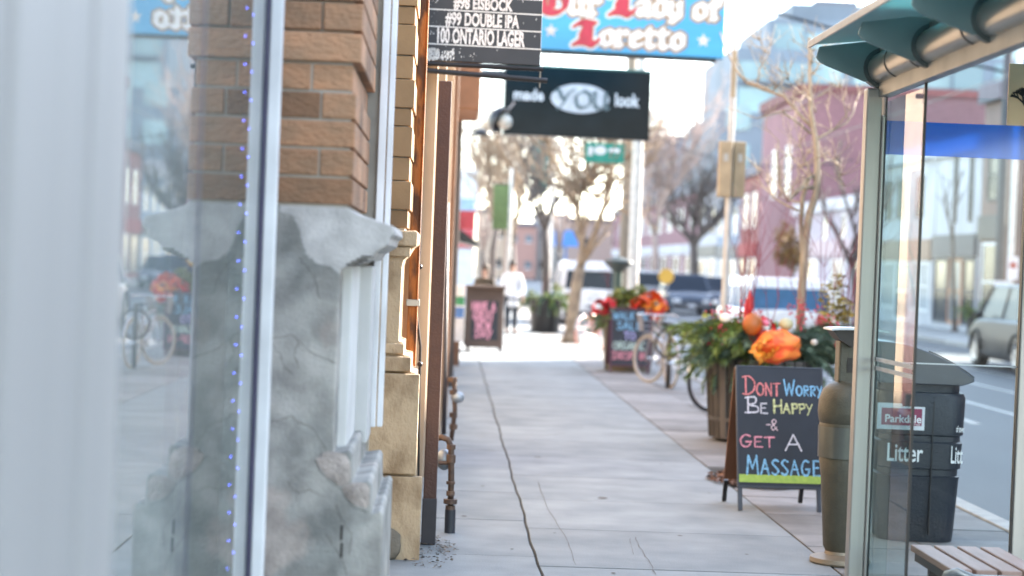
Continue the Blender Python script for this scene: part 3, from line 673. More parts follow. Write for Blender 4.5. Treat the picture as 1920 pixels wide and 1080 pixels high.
o = MB().box(HX(1036, 160), HX(1086, 160), 160, 160.3, HZ(1060, 462, 160), HZ(1060, 432, 160)).box(HX(1060, 160) - .08, HX(1060, 160) + .08, 160.3, 160.45, 0, HZ(1060, 440, 160)).build('blue_sign', M('blue_sign_paint', (.10, .30, .75), .5)); tag(o, 'plain blue board on a post far down the street between the tree trunks', 'sign')

# left row further along
C0 = thing('beige_building', 'beige panelled building with thin pilasters behind the brown post', 'building', (-.2, 16, 0))
part(MB().box(-8, -.235, 11.1, 30, 0, 5.6), 'wall', cream, C0)
for (yy, xx, wd, m) in ((13.3, -.14, .25, cream), (14.2, -.085, .35, M('cream_light', (.42, .33, .24), .7)), (17.3, -.03, .3, cream), (19.4, .02, .25, M('brown_wood', (.22, .11, .06), .6)), (24.5, .09, .4, M('dark_frame', (.06, .05, .05), .5)), (27.5, .10, .5, M('brown_wood', (.22, .11, .06)))):
    part(MB().box(-.24, xx, yy, yy + wd, 0, 5.2), 'pilaster', m, C0, bevel=.01)
part(MB().box(-.23, -.17, 15.2, 16.4, .1, 2.6), 'door', M('oxblood_door', (.22, .07, .06), .5), C0)
part(MB().box(-.24, .28, 22.3, 24.2, HZ(875, 205, 22.3), 5.6), 'sign_box', M('brown_wood', (.22, .11, .06)), C0, bevel=.02)
D0 = building('awning_shop', 'shop with a black awning behind the brown sandwich board', .12, 1, 30.1, 60, 3.6, M('grey_render', (.42, .40, .40), .8), depth=8)
part(MB().prism([(0.12, HZ(860, 425, 45)), (HX(896, 45), HZ(893, 455, 45)), (HX(896, 45), HZ(893, 462, 45)), (0.12, HZ(860, 452, 45))], lambda a, b_, t: (a, t, b_), 45, 49), 'awning', black_metal, D0)
part(MB().box(.12, HX(888, 50), 50, 50.4, HZ(880, 430, 50), HZ(880, 395, 50)), 'hanging_board', M('sign_red', (.6, .06, .08), .5), D0)
E0 = building('white_end_building', 'low white building with a blue panel sticking out beyond the awning', 1.05, 1, 84, 100, 5.8, M('bright_white', (.75, .77, .8), .7), depth=9)
part(MB().box(-.2, .95, 83.9, 84.0, 3.3, 4.5), 'side_panel', M('sky_panel', (.35, .5, .65), .5), E0)
part(MB().box(-.2, .98, 83.88, 84.0, 2.3, 3.1), 'side_sign', M('sign_red', (.6, .06, .08)), E0)
t = thing('poster_stand', 'narrow board of green and blue posters by the wall beside the brown sandwich board', 'notice board', (HX(860, 30), 30, 0))
Yq = 29.6
part(MB().box(HX(851, Yq, 600), HX(870, Yq, 600), Yq, Yq + .06, HZ(860, 640, Yq), HZ(860, 535, Yq)), 'board', white_paint, t)
part(MB().box(HX(852, Yq, 600), HX(869, Yq, 600), Yq - .01, Yq, HZ(860, 572, Yq), HZ(860, 556, Yq)), 'green_poster', M('poster_green', (.05, .35, .15), .5), t)
part(MB().box(HX(852, Yq, 600), HX(869, Yq, 600), Yq - .01, Yq, HZ(860, 596, Yq), HZ(860, 576, Yq)), 'blue_poster', M('poster_blue', (.1, .25, .6), .5), t)
part(MB().box(HX(853, Yq), HX(868, Yq), Yq, Yq + .1, 0, HZ(860, 640, Yq) - .002), 'brown_leg', M('brown_wood', (.22, .11, .06)), t)
t = thing('hanging_lantern', 'small dark lantern on a thin bracket against the sky beyond the beige building', 'lantern', (HX(895, 40), 40, 3.5))
part(MB().tube([P(862, 243, 40), P(915, 243, 40)], .015, 6), 'bracket', black_metal, t)
part(MB().lathe([(.01, .12), (.12, .05), (.22, 0), (.2, -.05), (.02, -.06)], P(902, 250, 40), 12), 'lamp_shade', black_metal, t, smooth=True)

# ================================================================== BUS SHELTER
SY = 8.4                                            # far end of the shelter
sx = P(1622, 600, SY).x; sx2 = P(1913, 700, SY).x
sh_top = HZ(1615, 166, SY)
t = thing('bus_shelter', 'steel and glass bus shelter with teal glass roof fins and a blue band', 'bus shelter', (sx, 7, 0))
part(MB().box(sx - .042, sx + .028, SY - .05, SY + .03, 0, sh_top).box(sx + .028, sx + .042, SY - .06, SY + .02, 0, sh_top - .12), 'post', steel, t, bevel=.008)
part(MB().box(sx + .0425, sx + .05, SY - .055, SY + .02, 0, sh_top - .03), 'seal', black_metal, t)
part(MB().box(sx2 - .014, sx2 + .05, SY - .03, SY + .03, 0, sh_top - .02), 'post', steel, t, bevel=.006)
part(MB().box(sx2 - .02, sx2 - .0142, SY - .03, SY + .0, 0, sh_top - .04), 'seal', black_metal, t)
TX, TZ, TR = sx + .03, HZ(1625, 128, SY), .072
part(MB().tube([(TX, SY + .02, TZ), (TX, 1.5, TZ)], TR, 24).tube([(TX, SY + .05, TZ), (TX, SY + .02, TZ)], TR + .012, 24), 'roof_tube', M('roof_tube_steel', (.42, .42, .38), .3, .45, col2=(.33, .33, .30), scale=4, stretch=(6, .3, 6)), t, smooth='auto')
part(MB().tube([(TX + 1.6, SY + .02, TZ + .02), (TX + 1.6, 1.5, TZ + .02)], TR, 20), 'roof_tube', M('roof_tube_steel', (.50, .48, .44)), t, smooth='auto')
for yb in (SY - .35, SY - .75, SY - 1.55, SY - 2.4):
    part(MB().tube([(TX, yb, TZ), (TX, yb - .012, TZ)], TR + .004, 24), 'tube_joint', M('joint_steel', (.3, .29, .27), .5, .5), t, smooth='auto')
part(MB().box(TX - .02, TX + .035, 1.5, SY - .04, TZ - TR - .06, TZ - TR + .004), 'top_rail', M('rail_cream', (.55, .54, .48), .4, .3), t, bevel=.004)
part(MB().box(TX - .02, TX + .02, 1.5, SY - .02, TZ + TR - .012, TZ + TR + .028), 'roof_rail', M('rail_green', (.42, .47, .42), .4, .4), t, bevel=.005)
teal = M('teal_glass_fin', (.23, .31, .305), .3, col2=(.20, .28, .275), spec=.6, tint=0)
ex = P(1522, 125, SY).x
def fin(yf):
    """curved bracket plate reaching from the tube to the roof edge"""
    pr = [(TX - .02, TZ - .06), (TX - TR - .01, TZ - .065), (TX - .26, TZ - .0), (ex + .03, TZ + .015), (ex + .012, TZ + .035), (ex + .025, TZ + .085), (TX - .1, TZ + .115), (TX + .05, TZ + .12)]
    mb = MB().prism(pr, lambda a, b, q: (a, q, b), yf - .012, yf)
    return mb
for i in range(8):
    part(fin(SY - .02 - i * .87), 'roof_fin', teal, t, bevel=.004)
    part(MB().tube([(TX, SY - .035 - i * .87, TZ), (TX, SY + .0 - i * .87, TZ)], TR + .02, 24), 'fin_collar', M('collar', (.16, .19, .19), .4, .5), t, smooth='auto')
roofm = M('roof_teal_sheet', (.09, .24, .26), .3, col2=(.07, .2, .22), spec=.6, tint=0)
part(MB().prism([(ex, TZ + .10), (TX, TZ + .135), (TX + .8, TZ + .17), (TX + 1.6, TZ + .135), (TX + 1.9, TZ + .10), (TX + 1.9, TZ + .108), (TX + .8, TZ + .178), (TX, TZ + .143), (ex, TZ + .108)], lambda a, b, q: (a, q, b), 1.5, SY + .04), 'roof', glass('roof_glass', (.25, .50, .50), rough=.05, haze=.45), t)
part(MB().box(ex - .012, ex + .0, 1.5, SY + .05, TZ + .085, TZ + .118), 'roof_edge', M('edge_white', (.75, .74, .70), .35), t, bevel=.003)
clear = glass('shelter_glass', (.90, .95, .95), ior=1.45, boost=.8)
wz = .08
def pane_x(name, x, y0, y1, z0, z1, m): return part(MB().box(x - .004, x + .004, y0, y1, z0, z1), name, m, t)
YE = sx * FPX / (1731 - 845) * 1.0
YE = [q / 1000 for q in range(6000, 8400, 5) if CR is not None and True]
# depth at which the side pane's free edge sits in line with px 1733
def px_of(v):
    d = CR.transposed() @ (Vector(v) - Vector((0, 0, CAMH))); return 960 + d.x / -d.z * FPX, 540 - d.y / -d.z * FPX
YE = min(YE, key=lambda q: abs(px_of((sx + .05, q, 1.5))[0] - 1718))
pane_x('side_pane', sx + .05, YE, SY - .06, .15, sh_top - .06, glass('side_glass', (.80, .90, .90), ior=1.5, boost=.95))
part(MB().box(sx + .044, sx + .056, YE - .010, YE - .001, .15, sh_top - .03), 'pane_edge', black_metal, t)
for zz in (1.275, 1.235): part(MB().box(sx + .043, sx + .0455, YE, SY - .06, zz, zz + .018), 'frosted_stripe', M('frosted', (.7, .75, .77), .6), t)
part(MB().box(sx + .055, sx2 - .02, SY - .004, SY + .004, .15, sh_top - .02), 'end_pane', clear, t)
for zz in (HZ(1800, 684, SY),): part(MB().box(sx + .1, sx2 - .02, SY - .0075, SY - .005, zz - .003, zz + .003), 'frosted_stripe', M('frosted', (.7, .75, .77)), t)
bl0, bl1 = HZ(1800, 295, SY), HZ(1800, 232, SY)
bm_ = bpy.data.materials.new('blue_film'); bm_.use_nodes = True; n = bm_.node_tree.nodes; l = bm_.node_tree.links
n.clear(); o_ = n.new('ShaderNodeOutputMaterial'); mx = n.new('ShaderNodeMixShader'); mx.inputs[0].default_value = .35
tr = n.new('ShaderNodeBsdfTransparent'); tr.inputs[0].default_value = (.10, .45, .97, 1); df_ = n.new('ShaderNodeBsdfDiffuse'); df_.inputs[0].default_value = (.03, .24, .80, 1)
ms = n.new('ShaderNodeMixShader'); ms.inputs[0].default_value = .05; gl = n.new('ShaderNodeBsdfGlossy'); gl.inputs['Roughness'].default_value = .1
l.new(tr.outputs[0], mx.inputs[1]); l.new(df_.outputs[0], mx.inputs[2]); l.new(mx.outputs[0], ms.inputs[1]); l.new(gl.outputs[0], ms.inputs[2]); l.new(ms.outputs[0], o_.inputs[0])
part(MB().box(sx + .06, sx2 + .3, SY - .0105, SY - .0055, bl0, bl1), 'blue_band', bm_, t)
# reverse of the notice with a drawn tree
nx = P(1888, 180, SY).x
notice = part(MB().box(nx, nx + .34, SY - .022, SY - .011, HZ(1900, 236, SY), HZ(1900, 120, SY)), 'notice', M('notice_paper', (.90, .66, .42), .8, col2=(.82, .58, .36)), t, bevel=.003)
mb = MB(); rg = random.Random(5); nzc = HZ(1905, 190, SY)
def twig2(a, b, ang, L, k):
    if k == 0: return
    a2, b2 = a + L * math.sin(ang), b + L * math.cos(ang)
    mb.tube([(a, SY - .024, b), (a2, SY - .024, b2)], .0022 * k ** .5, 4)
    for da in (-.55, .5, .1): twig2(a2, b2, ang + da + rg.uniform(-.3, .3), L * .72, k - 1)
twig2(nx + .09, HZ(1905, 234, SY), .0, .06, 5); twig2(nx + .16, HZ(1905, 234, SY), .2, .05, 4)
sub(mb, 'drawing', M('ink', (.06, .05, .05), .8), notice)
# bench inside the shelter
t = thing('bench', 'wooden slatted bench with a curved steel end inside the bus shelter', 'bench', (2.2, 8, 0))
bz = .46; bx0 = P(1712, 1020, 8.2).x; bx1 = bx0 + .43
slat_m = M('bench_slat', (.40, .27, .23), .6, col2=(.30, .20, .165), scale=3, stretch=(8, 1, 8), bump=.2)
for i in range(4):
    xa = bx0 + .015 + i * .105
    part(MB().box(xa, xa + .088, 7.62, 8.30, bz - .03, bz), 'slat', slat_m, t, bevel=.005)
part(MB().tube([(bx0 - .005, 7.7, bz - .10), (bx0, 7.62, bz - .02), (bx0 + .03, 7.59, bz - .005), (bx0 + .1, 7.585, bz - .03), (bx1 + .05, 7.585, bz - .035)], .018, 8, scale=(1, 1)), 'end_rail', M('bench_steel', (.35, .37, .38), .35, .7), t, smooth=True)
part(MB().box(bx0 + .03, bx1, 7.62, 8.28, bz - .07, bz - .034), 'seat_frame', dark_grey, t)
for yl in (7.75, 8.2):
    part(MB().box(bx0 + .08, bx0 + .12, yl, yl + .04, 0, bz - .07), 'leg', dark_grey, t); part(MB().box(bx1 - .1, bx1 - .06, yl, yl + .04, 0, bz - .07), 'leg', dark_grey, t)

# ================================================================== BINS
def local(Y, px, py=700): return P(px, py, Y).x
YB = 11.6; bcx = P(1735, 850, YB).x; hw = .265
t = thing('litter_bin', 'dark blue grey plastic litter bin with curved lid and white lettering behind the shelter glass', 'litter bin', (bcx, YB + hw, 0), R(-4))
bin_m = M('bin_plastic', (.010, .0145, .024), .42, col2=(.016, .020, .028), scale=9, bump=.35, bscale=60, tint=.0, detail=9, contrast=(.45, .7), spec=.35)
def rsq(hw_, z, r=.14, n=7):
    out = []
    for (cx_, cy_, a0) in ((1, 1, 0), (-1, 1, 90), (-1, -1, 180), (1, -1, 270)):
        for i in range(n + 1):
            a = R(a0 + 90 * i / n); out.append((cx_ * (hw_ - r) + r * math.cos(a), cy_ * (hw_ - r) + r * math.sin(a), z))
    return out
def zB(py): return HZ(1760, py, YB)
zt, z1, z2, z3, z4 = zB(738), zB(819), zB(829), zB(882), zB(893)
body = loft([rsq(.235, 0), rsq(.24, .05), rsq(.258, z4 - .03), rsq(.262, z4 - .008), rsq(.25, z4), rsq(.25, z3), rsq(.265, z3 + .008), rsq(.269, z2 - .01), rsq(.258, z2), rsq(.257, z1), rsq(.272, z1 + .01), rsq(.278, zt - .03), rsq(.268, zt), rsq(.245, zt + .005), rsq(.245, zt + .06)]).build('body', bin_m, t, smooth='auto')
MB().box(.055, .062, -.2775, -.25, .05, zt - .02).build('door_seam', M('seam_black', (.006, .006, .008), .6), body)
lid = [(-.36 + .66 * i / 16, 0) for i in range(17)]
def lz(u): return zt + .075 + .24 * (1 - ((u + .30) / .64) ** 2)      # curved hood falling to the street side
prof = [(u, lz(u)) for u, _ in lid]
prof2 = [(u, max(lz(u) - .028, zt + .03)) for u, _ in lid][::-1]
prof2 = [(.30, lz(.30) - .022), (.225, zt + .055), (-.30, zt + .055), (-.36, lz(-.36) - .03)]
hood = MB().prism(prof + prof2, lambda a, b, q: (a, q, b), -.29, .29)
hood.build('lid', M('bin_lid', (.03, .04, .06), .3, spec=.6, tint=0), t, smooth='auto', bevel=.006)
MB().prism([(u, lz(u) + .002) for u, _ in lid[9:]] + [(u, lz(u) + .010) for u, _ in lid[9:]][::-1], lambda a, b, q: (a, q, b), -.285, -.268).build('lid_rim', black_metal, t)
MB().box(-.24, .2, -.22, .24, zt + .06, zt + .14).build('neck', M('neck_black', (.012, .014, .018), .6), t)
def binf(x, z, d): return (x, -.2725 - d, z)
def bu(px): return (P(px, 800, YB).x - bcx)
st = MB().box(bu(1650), bu(1738), -.2765, -.272, zB(808), zB(759)).build('sticker', M('sticker_white', (.62, .66, .70), .5, tint=0), body)
MB().box(bu(1658), bu(1733), -.2778, -.2766, zB(800), zB(768)).build('sticker_field', M('maroon', (.22, .008, .06), .45, tint=0), body)
lettw = M('lettering_white', (.78, .80, .82), .5, tint=0)
text_mb('Parkdale', (bu(1665), bu(1732), zB(795), zB(780)), lambda a, b, d: (a, -.2785 - d, b), .02, 0).build('lettering', lettw, body)
text_mb('village', (bu(1714), bu(1731), zB(799), zB(796)), lambda a, b, d: (a, -.2785 - d, b), .0, 0).build('lettering', lettw, body)
text_mb('Litter', (bu(1672), bu(1738), zB(868), zB(834)), lambda a, b, d: (a, -.267 - d, b), .012, .003).build('lettering', lettw, body)
text_mb('Litt', (bu(1790), bu(1811.5), zB(868), zB(835)), lambda a, b, d: (a, -.267 - d, b), .012, .003).build('lettering', lettw, body)
text_mb('of town', (bu(1797), bu(1811.5), zB(809), zB(796)), lambda a, b, d: (a, -.2725 - d, b), .02, .003).build('lettering', lettw, body)

YU = 10.5
uc = P(1592, 900, YU); olive = M('olive_metal', (.085, .08, .056), .5, .15, col2=(.058, .055, .040), scale=9, bump=.25, bscale=70, tint=0)
t = thing('urn_bin', 'olive urn-shaped litter bin with a hooded top and ring foot beside the shelter post', 'urn bin', (uc.x, YU + .16, 0))
def zU(py): return HZ(1575, py, YU)
mb = MB().lathe([(.001, .07), (.085, .07), (.10, .10), (.128, zU(900)), (.143, zU(866)), (.138, zU(862)), (.142, zU(858)), (.150, zU(802)), (.146, zU(797)), (.152, zU(793)), (.160, zU(775)), (.155, zU(752)), (.135, zU(733)), (.10, zU(723)), (.07, zU(719)), (.065, zU(716))], n=36)
mb.build('urn_body', olive, t, smooth='auto')
MB().lathe([(.1505, zU(862)), (.1545, zU(803))], n=36).build('pale_band', M('band_grey', (.13, .14, .125), .3, .4, tint=0), t, smooth=True)
MB().lathe([(.001, .0), (.165, 0), (.175, .012), (.17, .035), (.13, .045), (.09, .055), (.085, .075), (.001, .075)], n=36).build('ring_foot', M('foot_tan', (.30, .25, .185), .5, .4, tint=0), t, smooth='auto')
MB().box(-.062, .075, -.05, .07, zU(720), zU(640)).build('neck', olive, t, bevel=.012)
MB().box(-.015, .065, -.054, -.049, zU(700), zU(672)).build('ash_slot', M('slot_black', (.03, .025, .02), .6), t)
hp = [(-.125 + .33 * i / 12) for i in range(13)]
def hz_(u): return zU(616) + .004 - .42 * max(0, (u - .05)) ** 2 - .55 * max(0, -(u + .02)) ** 2
MB().prism([(u, hz_(u)) for u in hp] + [(u, hz_(u) - .012) for u in hp][::-1], lambda a, b, q: (a, q, b), -.12, .12).build('hood', M('hood_pale', (.50, .55, .60), .3, .3, tint=0), t, smooth='auto')
MB().prism([(-.115, hz_(-.115) - .013), (.0, hz_(0) - .013), (.11, hz_(.11) - .013), (.09, zU(640)), (.0, zU(652)), (-.07, zU(638))], lambda a, b, q: (a, q, b), -.10, .10).build('hood_inside', M('slot_black', (.03, .025, .02)), t)

# ================================================================== CHALKBOARDS
def easel(name, label, cat, Y, px_c, py_foot, wd, ht, rz, lean, legs, face_m, frame_m, frame_w, side_m=None, leg_h=.0, group=None):
    c = P(px_c, py_foot, Y); t = thing(name, label, cat, (c.x, Y, 0), rz, group)
    # local: x across, y depth, z up ; face leans back
    L = Matrix.Rotation(-lean, 4, 'X'); Lb = Matrix.Translation((0, .52, 0)) @ Matrix.Rotation(lean, 4, 'X')
    def fn(u, v, d): return L @ Vector((u, -.012 - d, v))
    z0 = leg_h; z1 = leg_h + ht
    panel = MB().box(-wd / 2 + frame_w, wd / 2 - frame_w, -.010, .008, z0 + frame_w, z1 - frame_w, mtx=L).build('front_panel', face_m, t)
    MB().box(-wd / 2, -wd / 2 + frame_w, -.014, .014, z0, z1, mtx=L).box(wd / 2 - frame_w, wd / 2, -.014, .014, z0, z1, mtx=L).box(-wd / 2 + frame_w, wd / 2 - frame_w, -.014, .014, z0, z0 + frame_w, mtx=L).box(-wd / 2 + frame_w, wd / 2 - frame_w, -.014, .014, z1 - frame_w, z1, mtx=L).build('frame', frame_m, t, bevel=.003)
    MB().box(-wd / 2, wd / 2, -.012, .012, z0 + .01, z1 - .02, mtx=Lb).build('back_panel', side_m or frame_m, t, bevel=.003)
    if legs:
        for x in (-wd / 2 + .016, wd / 2 - .05):
            MB().box(x - .013, x + .016, -.014, .010, 0.005, z0, mtx=L).build('leg', frame_m, t); MB().box(x - .013, x + .016, -.012, .012, 0.005, z0, mtx=Lb).build('leg', black_metal, t)
    return t, panel, fn
slate = M('slate', (.026, .034, .050), .65, col2=(.019, .025, .036), scale=4, bump=.1, tint=0, contrast=(.35, .7), detail=6)
Y1 = 12.85
lean = math.atan(.26 / 1.05)
t, panel, fn = easel('chalkboard', 'sharp dark chalkboard easel reading dont worry be happy in coloured chalk', 'chalkboard', Y1, 1466, 960, .625, .86, R(4.0), lean, True, slate, M('board_edge', (.05, .06, .08), .5, tint=0), .012, M('brown_back', (.16, .07, .035), .7), leg_h=.165, group='chalkboards along the pavement')
bw, bh, b0 = .625, .86, .165
def bxy(cx, cy):                      # coordinates in the enlarged crop of the board -> board u,v
    return ((cx - 298 + (cy - 200) * .036) / 458 - .5) * bw, b0 + bh - (cy - 200 - (cx - 300) * .062) / 672 * bh
def chalk(word, x0, x1, y0, y1, col, small=None, gap=.12, r=.0058):
    st, w_ = layout(CH, word, gap, small=small)
    u0, v1 = bxy(x0, y0); u1, v0 = bxy(x1, y1)
    return strokes_mesh(st, (u0, u1, v0 + .01, v1), fn, r, jitter=.3, layer=.001).build('lettering', col, panel)
def chalk_m(name, c): return M(name, c, .95, col2=tuple(q * .55 for q in c), scale=70, contrast=(.38, .55), tint=.12)
pinkc, bluec, whitec, yelc, redc = chalk_m('chalk_pink', (.75, .32, .40)), chalk_m('chalk_blue', (.26, .55, .82)), chalk_m('chalk_white', (.70, .70, .78)), chalk_m('chalk_yellow', (.68, .72, .38)), chalk_m('chalk_red', (.75, .26, .27))
chalk('DONT', 330, 522, 262, 385, redc, small=.66)
chalk('WORRY', 546, 742, 288, 402, bluec, small=.62)
chalk('BE', 338, 448, 378, 480, whitec, small=.62)
chalk('HAPPY', 488, 684, 398, 498, yelc, small=.72)
chalk('&', 442, 496, 505, 575, chalk_m('chalk_pale', (.7, .55, .6)), r=.004)
chalk('GET', 303, 476, 585, 668, pinkc, small=.85)
chalk('A', 536, 616, 592, 692, whitec)
chalk('MASSAGE', 330, 706, 700, 832, bluec, small=.8, gap=.16, r=.0066)
u0, v1 = bxy(275, 830); u1, v0 = bxy(735, 873)
MB().prism([(-bw / 2 + .012, v0 + .003), (bw / 2 - .012, v0 + .003), (bw / 2 - .012, v0 + .058), (-bw / 2 + .012, v0 + .058)], fn, 0, .0015).build('green_strip', M('lime_strip', (.36, .50, .10), .7, col2=(.26, .40, .08), scale=40), panel)
# easel with walk-in message
Yc = 29.3
t, panel, fn = easel('chalkboard', 'purple-framed chalkboard with pale writing in front of the far flower planter', 'chalkboard', Yc, 1181, 700, .66, .93, R(3), R(8), True, slate, M('plum_frame', (.085, .03, .055), .6), .035, M('plum_frame', (.085, .03, .055)), leg_h=.1, group='chalkboards along the pavement')
def lines(rows, wd, z_hi, dz, hh, r, panel, fn):
    for i, (txt, fr, m) in enumerate(rows):
        st, w_ = layout(CH, txt, .15); z = z_hi - i * dz
        strokes_mesh(st, (-wd * fr / 2 - .02, wd * fr / 2 - .02, z - hh, z), fn, r, jitter=.2, layer=.001).build('lettering', m, panel)
lines([('WALK IN', .95, bluec), ('SALE', .7, bluec), ('TO', .3, chalk_m('chalk_violet', (.5, .5, .9))), ('ORGANIC', .9, chalk_m('chalk_mint', (.55, .72, .68))), ('DROP-IN', .95, pinkc)], .55, .96, .158, .115, .009, panel, fn)
Yc = 34.5
wood = M('weathered_wood', (.13, .085, .065), .75, col2=(.09, .06, .048), scale=3, stretch=(1, 1, 6), bump=.3)
t, panel, fn = easel('sandwich_board', 'brown wooden sandwich board with pink chalk writing on the left side of the pavement', 'sandwich board', Yc, 907, 655, .70, 1.13, R(3), R(7), False, wood, wood, .05, wood, leg_h=.08, group='chalkboards along the pavement')
MB().box(-.375, .375, -.10, .25, 1.19, 1.23).build('top_rail', wood, t, bevel=.01)
for x in (-.33, .27): MB().box(x, x + .06, -.02, .02, 0, .09, mtx=Matrix.Rotation(-R(7), 4, 'X')).build('leg', wood, t)
board = MB().prism([(-.25, .22), (.25, .22), (.25, .95), (-.25, .95)], fn, 0, .004).build('slate', M('slate_dark', (.03, .035, .045), .7), t)
lines([('HAVE A', .95, pinkc), ('GREAT', .85, pinkc), ('NEW', .62, pinkc), ('DAY', .7, pinkc)], .44, .92, .175, .15, .0145, board, lambda u, v, d: fn(u, v, d + .005))

# ================================================================== HANGING SIGNS
def signframe(name, label, c_px, Y, yaw):
    """local frame: origin at the sign's lower left corner, x along the sign"""
    c = P(*c_px, Y); return c
def sign(name, label, Y, bl, br, tl, depth, board_m, group='signs hanging over the pavement'):
    """bl, br, tl: photo pixels of the corners; the sign turns slightly away from square"""
    a = P(*bl, Y); yaw = R(5.0)
    d = Vector((math.cos(yaw), math.sin(yaw), 0))
    # far end along yaw hitting pixel column br
    best = min((i / 500 for i in range(100, 5000)), key=lambda q: abs(px_of(a + d * q)[0] - br[0]))
    W = best; H = P(*tl, Y).z - a.z
    t = thing(name, label, 'sign', a, yaw, group)
    slope = 0
    body_ = MB().box(0, W, 0, depth, 0, H).build('sign_board', board_m, t, bevel=.006)
    return t, body_, W, H, (lambda u, v, dd: (u, -.001 - dd, v))
# beer list
beer_m = M('sign_charcoal', (.019, .022, .031), .55, col2=(.014, .017, .024), scale=6, tint=0)
t, body_, W, H, fn = sign('beer_sign', 'dark beer list sign on a black bracket nearest the viewer', 13.0, (787, 112), (1013, 125), (793, -60), .035, beer_m)
def su(px): return (px - 787) / 226 * W
def sv(py): return (112 - py) / 172 * H
for txt, x0, x1, y0, y1 in (('#98 EISBOCK', 846, 957, 13, -9), ('#99 DOUBLE IPA', 832, 970, 45, 20), ('100 ONTARIO LAGER', 818, 982, 77, 50)):
    text_mb(txt, (su(x0), su(x1), sv(y0 + 2), sv(y1 - 1)), fn, .034, .001).build('lettering', chalk_m('worn_white', (.80, .80, .82)), body_)
mb = MB()
for yl in (-14, 14, 46, 79): mb.prism([(0.004, sv(yl + 2) - .003), (W - .004, sv(yl + 2) - .003), (W - .004, sv(yl + 2) + .004), (0.004, sv(yl + 2) + .004)], fn, .0005, .0015)
mb.build('rule_line', lettw, body_)
mb = MB(); rg = random.Random(8)
for i in range(330):
    u = su(rg.choice((rg.uniform(790, 850), rg.uniform(790, 822)))); v = sv(rg.uniform(90, 111)); s_ = rg.uniform(.001, .006)
    mb.prism([(u - s_, v - s_ * rg.uniform(.5, 3)), (u + s_ * .6, v - s_), (u + s_, v + s_ * 2.5), (u - s_ * .7, v + s_)], fn, .0004, .0009)
for i in range(120):
    u = rg.uniform(0.01, W * .5) if i % 3 else rg.uniform(0, W - .01); v = sv(rg.uniform(-30, 108)); s_ = rg.uniform(.0006, .002)
    mb.prism([(u - s_, v - s_ * 4), (u + s_, v - s_ * 2), (u + s_, v + s_ * 3), (u - s_, v + s_ * 4)], fn, .0016, .002)
mb.build('worn_paint', lettw, body_)
MB().tube([(-.01, .017, -.02), (W + .02, .017, -.02)], .018, 10).build('lower_bar', black_metal, t, smooth='auto')
MB().tube([(W + .004, .017, -.03), (W + .004, .017, -.15)], .003, 6).build('hanger_wire', steel, t)
MB().tube([(-.085, .017, -.065), (W + .055, .017, -.10)], .019, 10).build('bracket_arm', black_metal, t, smooth='auto')
MB().box(-.10, -.08, -.03, .06, -.13, .05).build('wall_plate', black_metal, t)
# big blue sign
blue_m = M('sign_blue', (.06, .37, .62), .4, col2=(.04, .28, .52), scale=.6, stretch=(.5, 1, 2.5), tint=0, contrast=(.35, .65))
t, body_, W, H, fn = sign('blue_sign', 'large sky blue sign with ornate white and red church-style lettering', 29.5, (985, 90), (1357, 116), (985, -150), .30, blue_m)
def su(px): return (px - 985) / 372 * W
def sv(px, py): return (90 + (px - 985) * .0645 - py) / 240 * H
gold, redl, whl = M('sign_gold', (.46, .29, .16), .6), M('sign_red_letter', (.55, .03, .06), .5, tint=0), M('sign_white_letter', (.85, .84, .80), .5, tint=0)
def bl_word(txt, px0, px1, pbase, pxh, caps_red=True):
    st, w_ = layout(BL, txt, .13, .35)
    # draw letter by letter to colour the capitals
    xpos = 0; sc_ = (su(px1) - su(px0)) / w_; vb = sv(px0, pbase); hh = pxh / 240 * H
    for ch in txt:
        if ch == ' ': xpos += .35; continue
        g = BL[ch]; wch = max(p[0] for s_ in g for p in s_)
        xs = [p[0] for s_ in g for p in s_]; ys = [p[1] for s_ in g for p in s_]
        fit = (su(px0) + (xpos + min(xs)) * sc_, su(px0) + (xpos + max(xs)) * sc_, vb + min(ys) * hh, vb + max(ys) * hh)
        cap = ch in 'OL'
        nib = .078 if not cap else .11
        strokes_mesh(g, fit, fn, .012, nib=nib, grow=.045, layer=.001, curve=cap).build('letter_outline', gold if not cap else whl, body_)
        if cap: strokes_mesh(g, fit, fn, .012, nib=nib, grow=.02, layer=.004, curve=True).build('letter_outline', gold, body_)
        strokes_mesh(g, fit, fn, .012, nib=nib, grow=0.004, layer=.008, curve=cap).build('letter', redl if cap else whl, body_)
        xpos += wch + .13
bl_word('Our', 1012, 1120, 22, 27); bl_word('Lady', 1140, 1270, 26, 27); bl_word('of', 1296, 1350, 37, 27)
bl_word('Loretto', 1075, 1278, 82, 27)
for (px, py) in ((1031, 58), (1317, 80)):
    cx_, cz_ = su(px), sv(px, py); pts = [((.115 if i % 2 == 0 else .05) * math.sin(i * math.pi / 5) + cx_, (.115 if i % 2 == 0 else .05) * math.cos(i * math.pi / 5) + cz_) for i in range(10)]
    MB().prism(pts, fn, .001, .006).build('star', M('star_cream', (.80, .72, .62), .6), body_)
MB().box(.05, W - .1, .1, .2, -.06, -.0).build('light_trough', dark_grey, t)
MB().box(-2.4, -.01, .1, .2, .3, .4).build('bracket_arm', dark_grey, t)
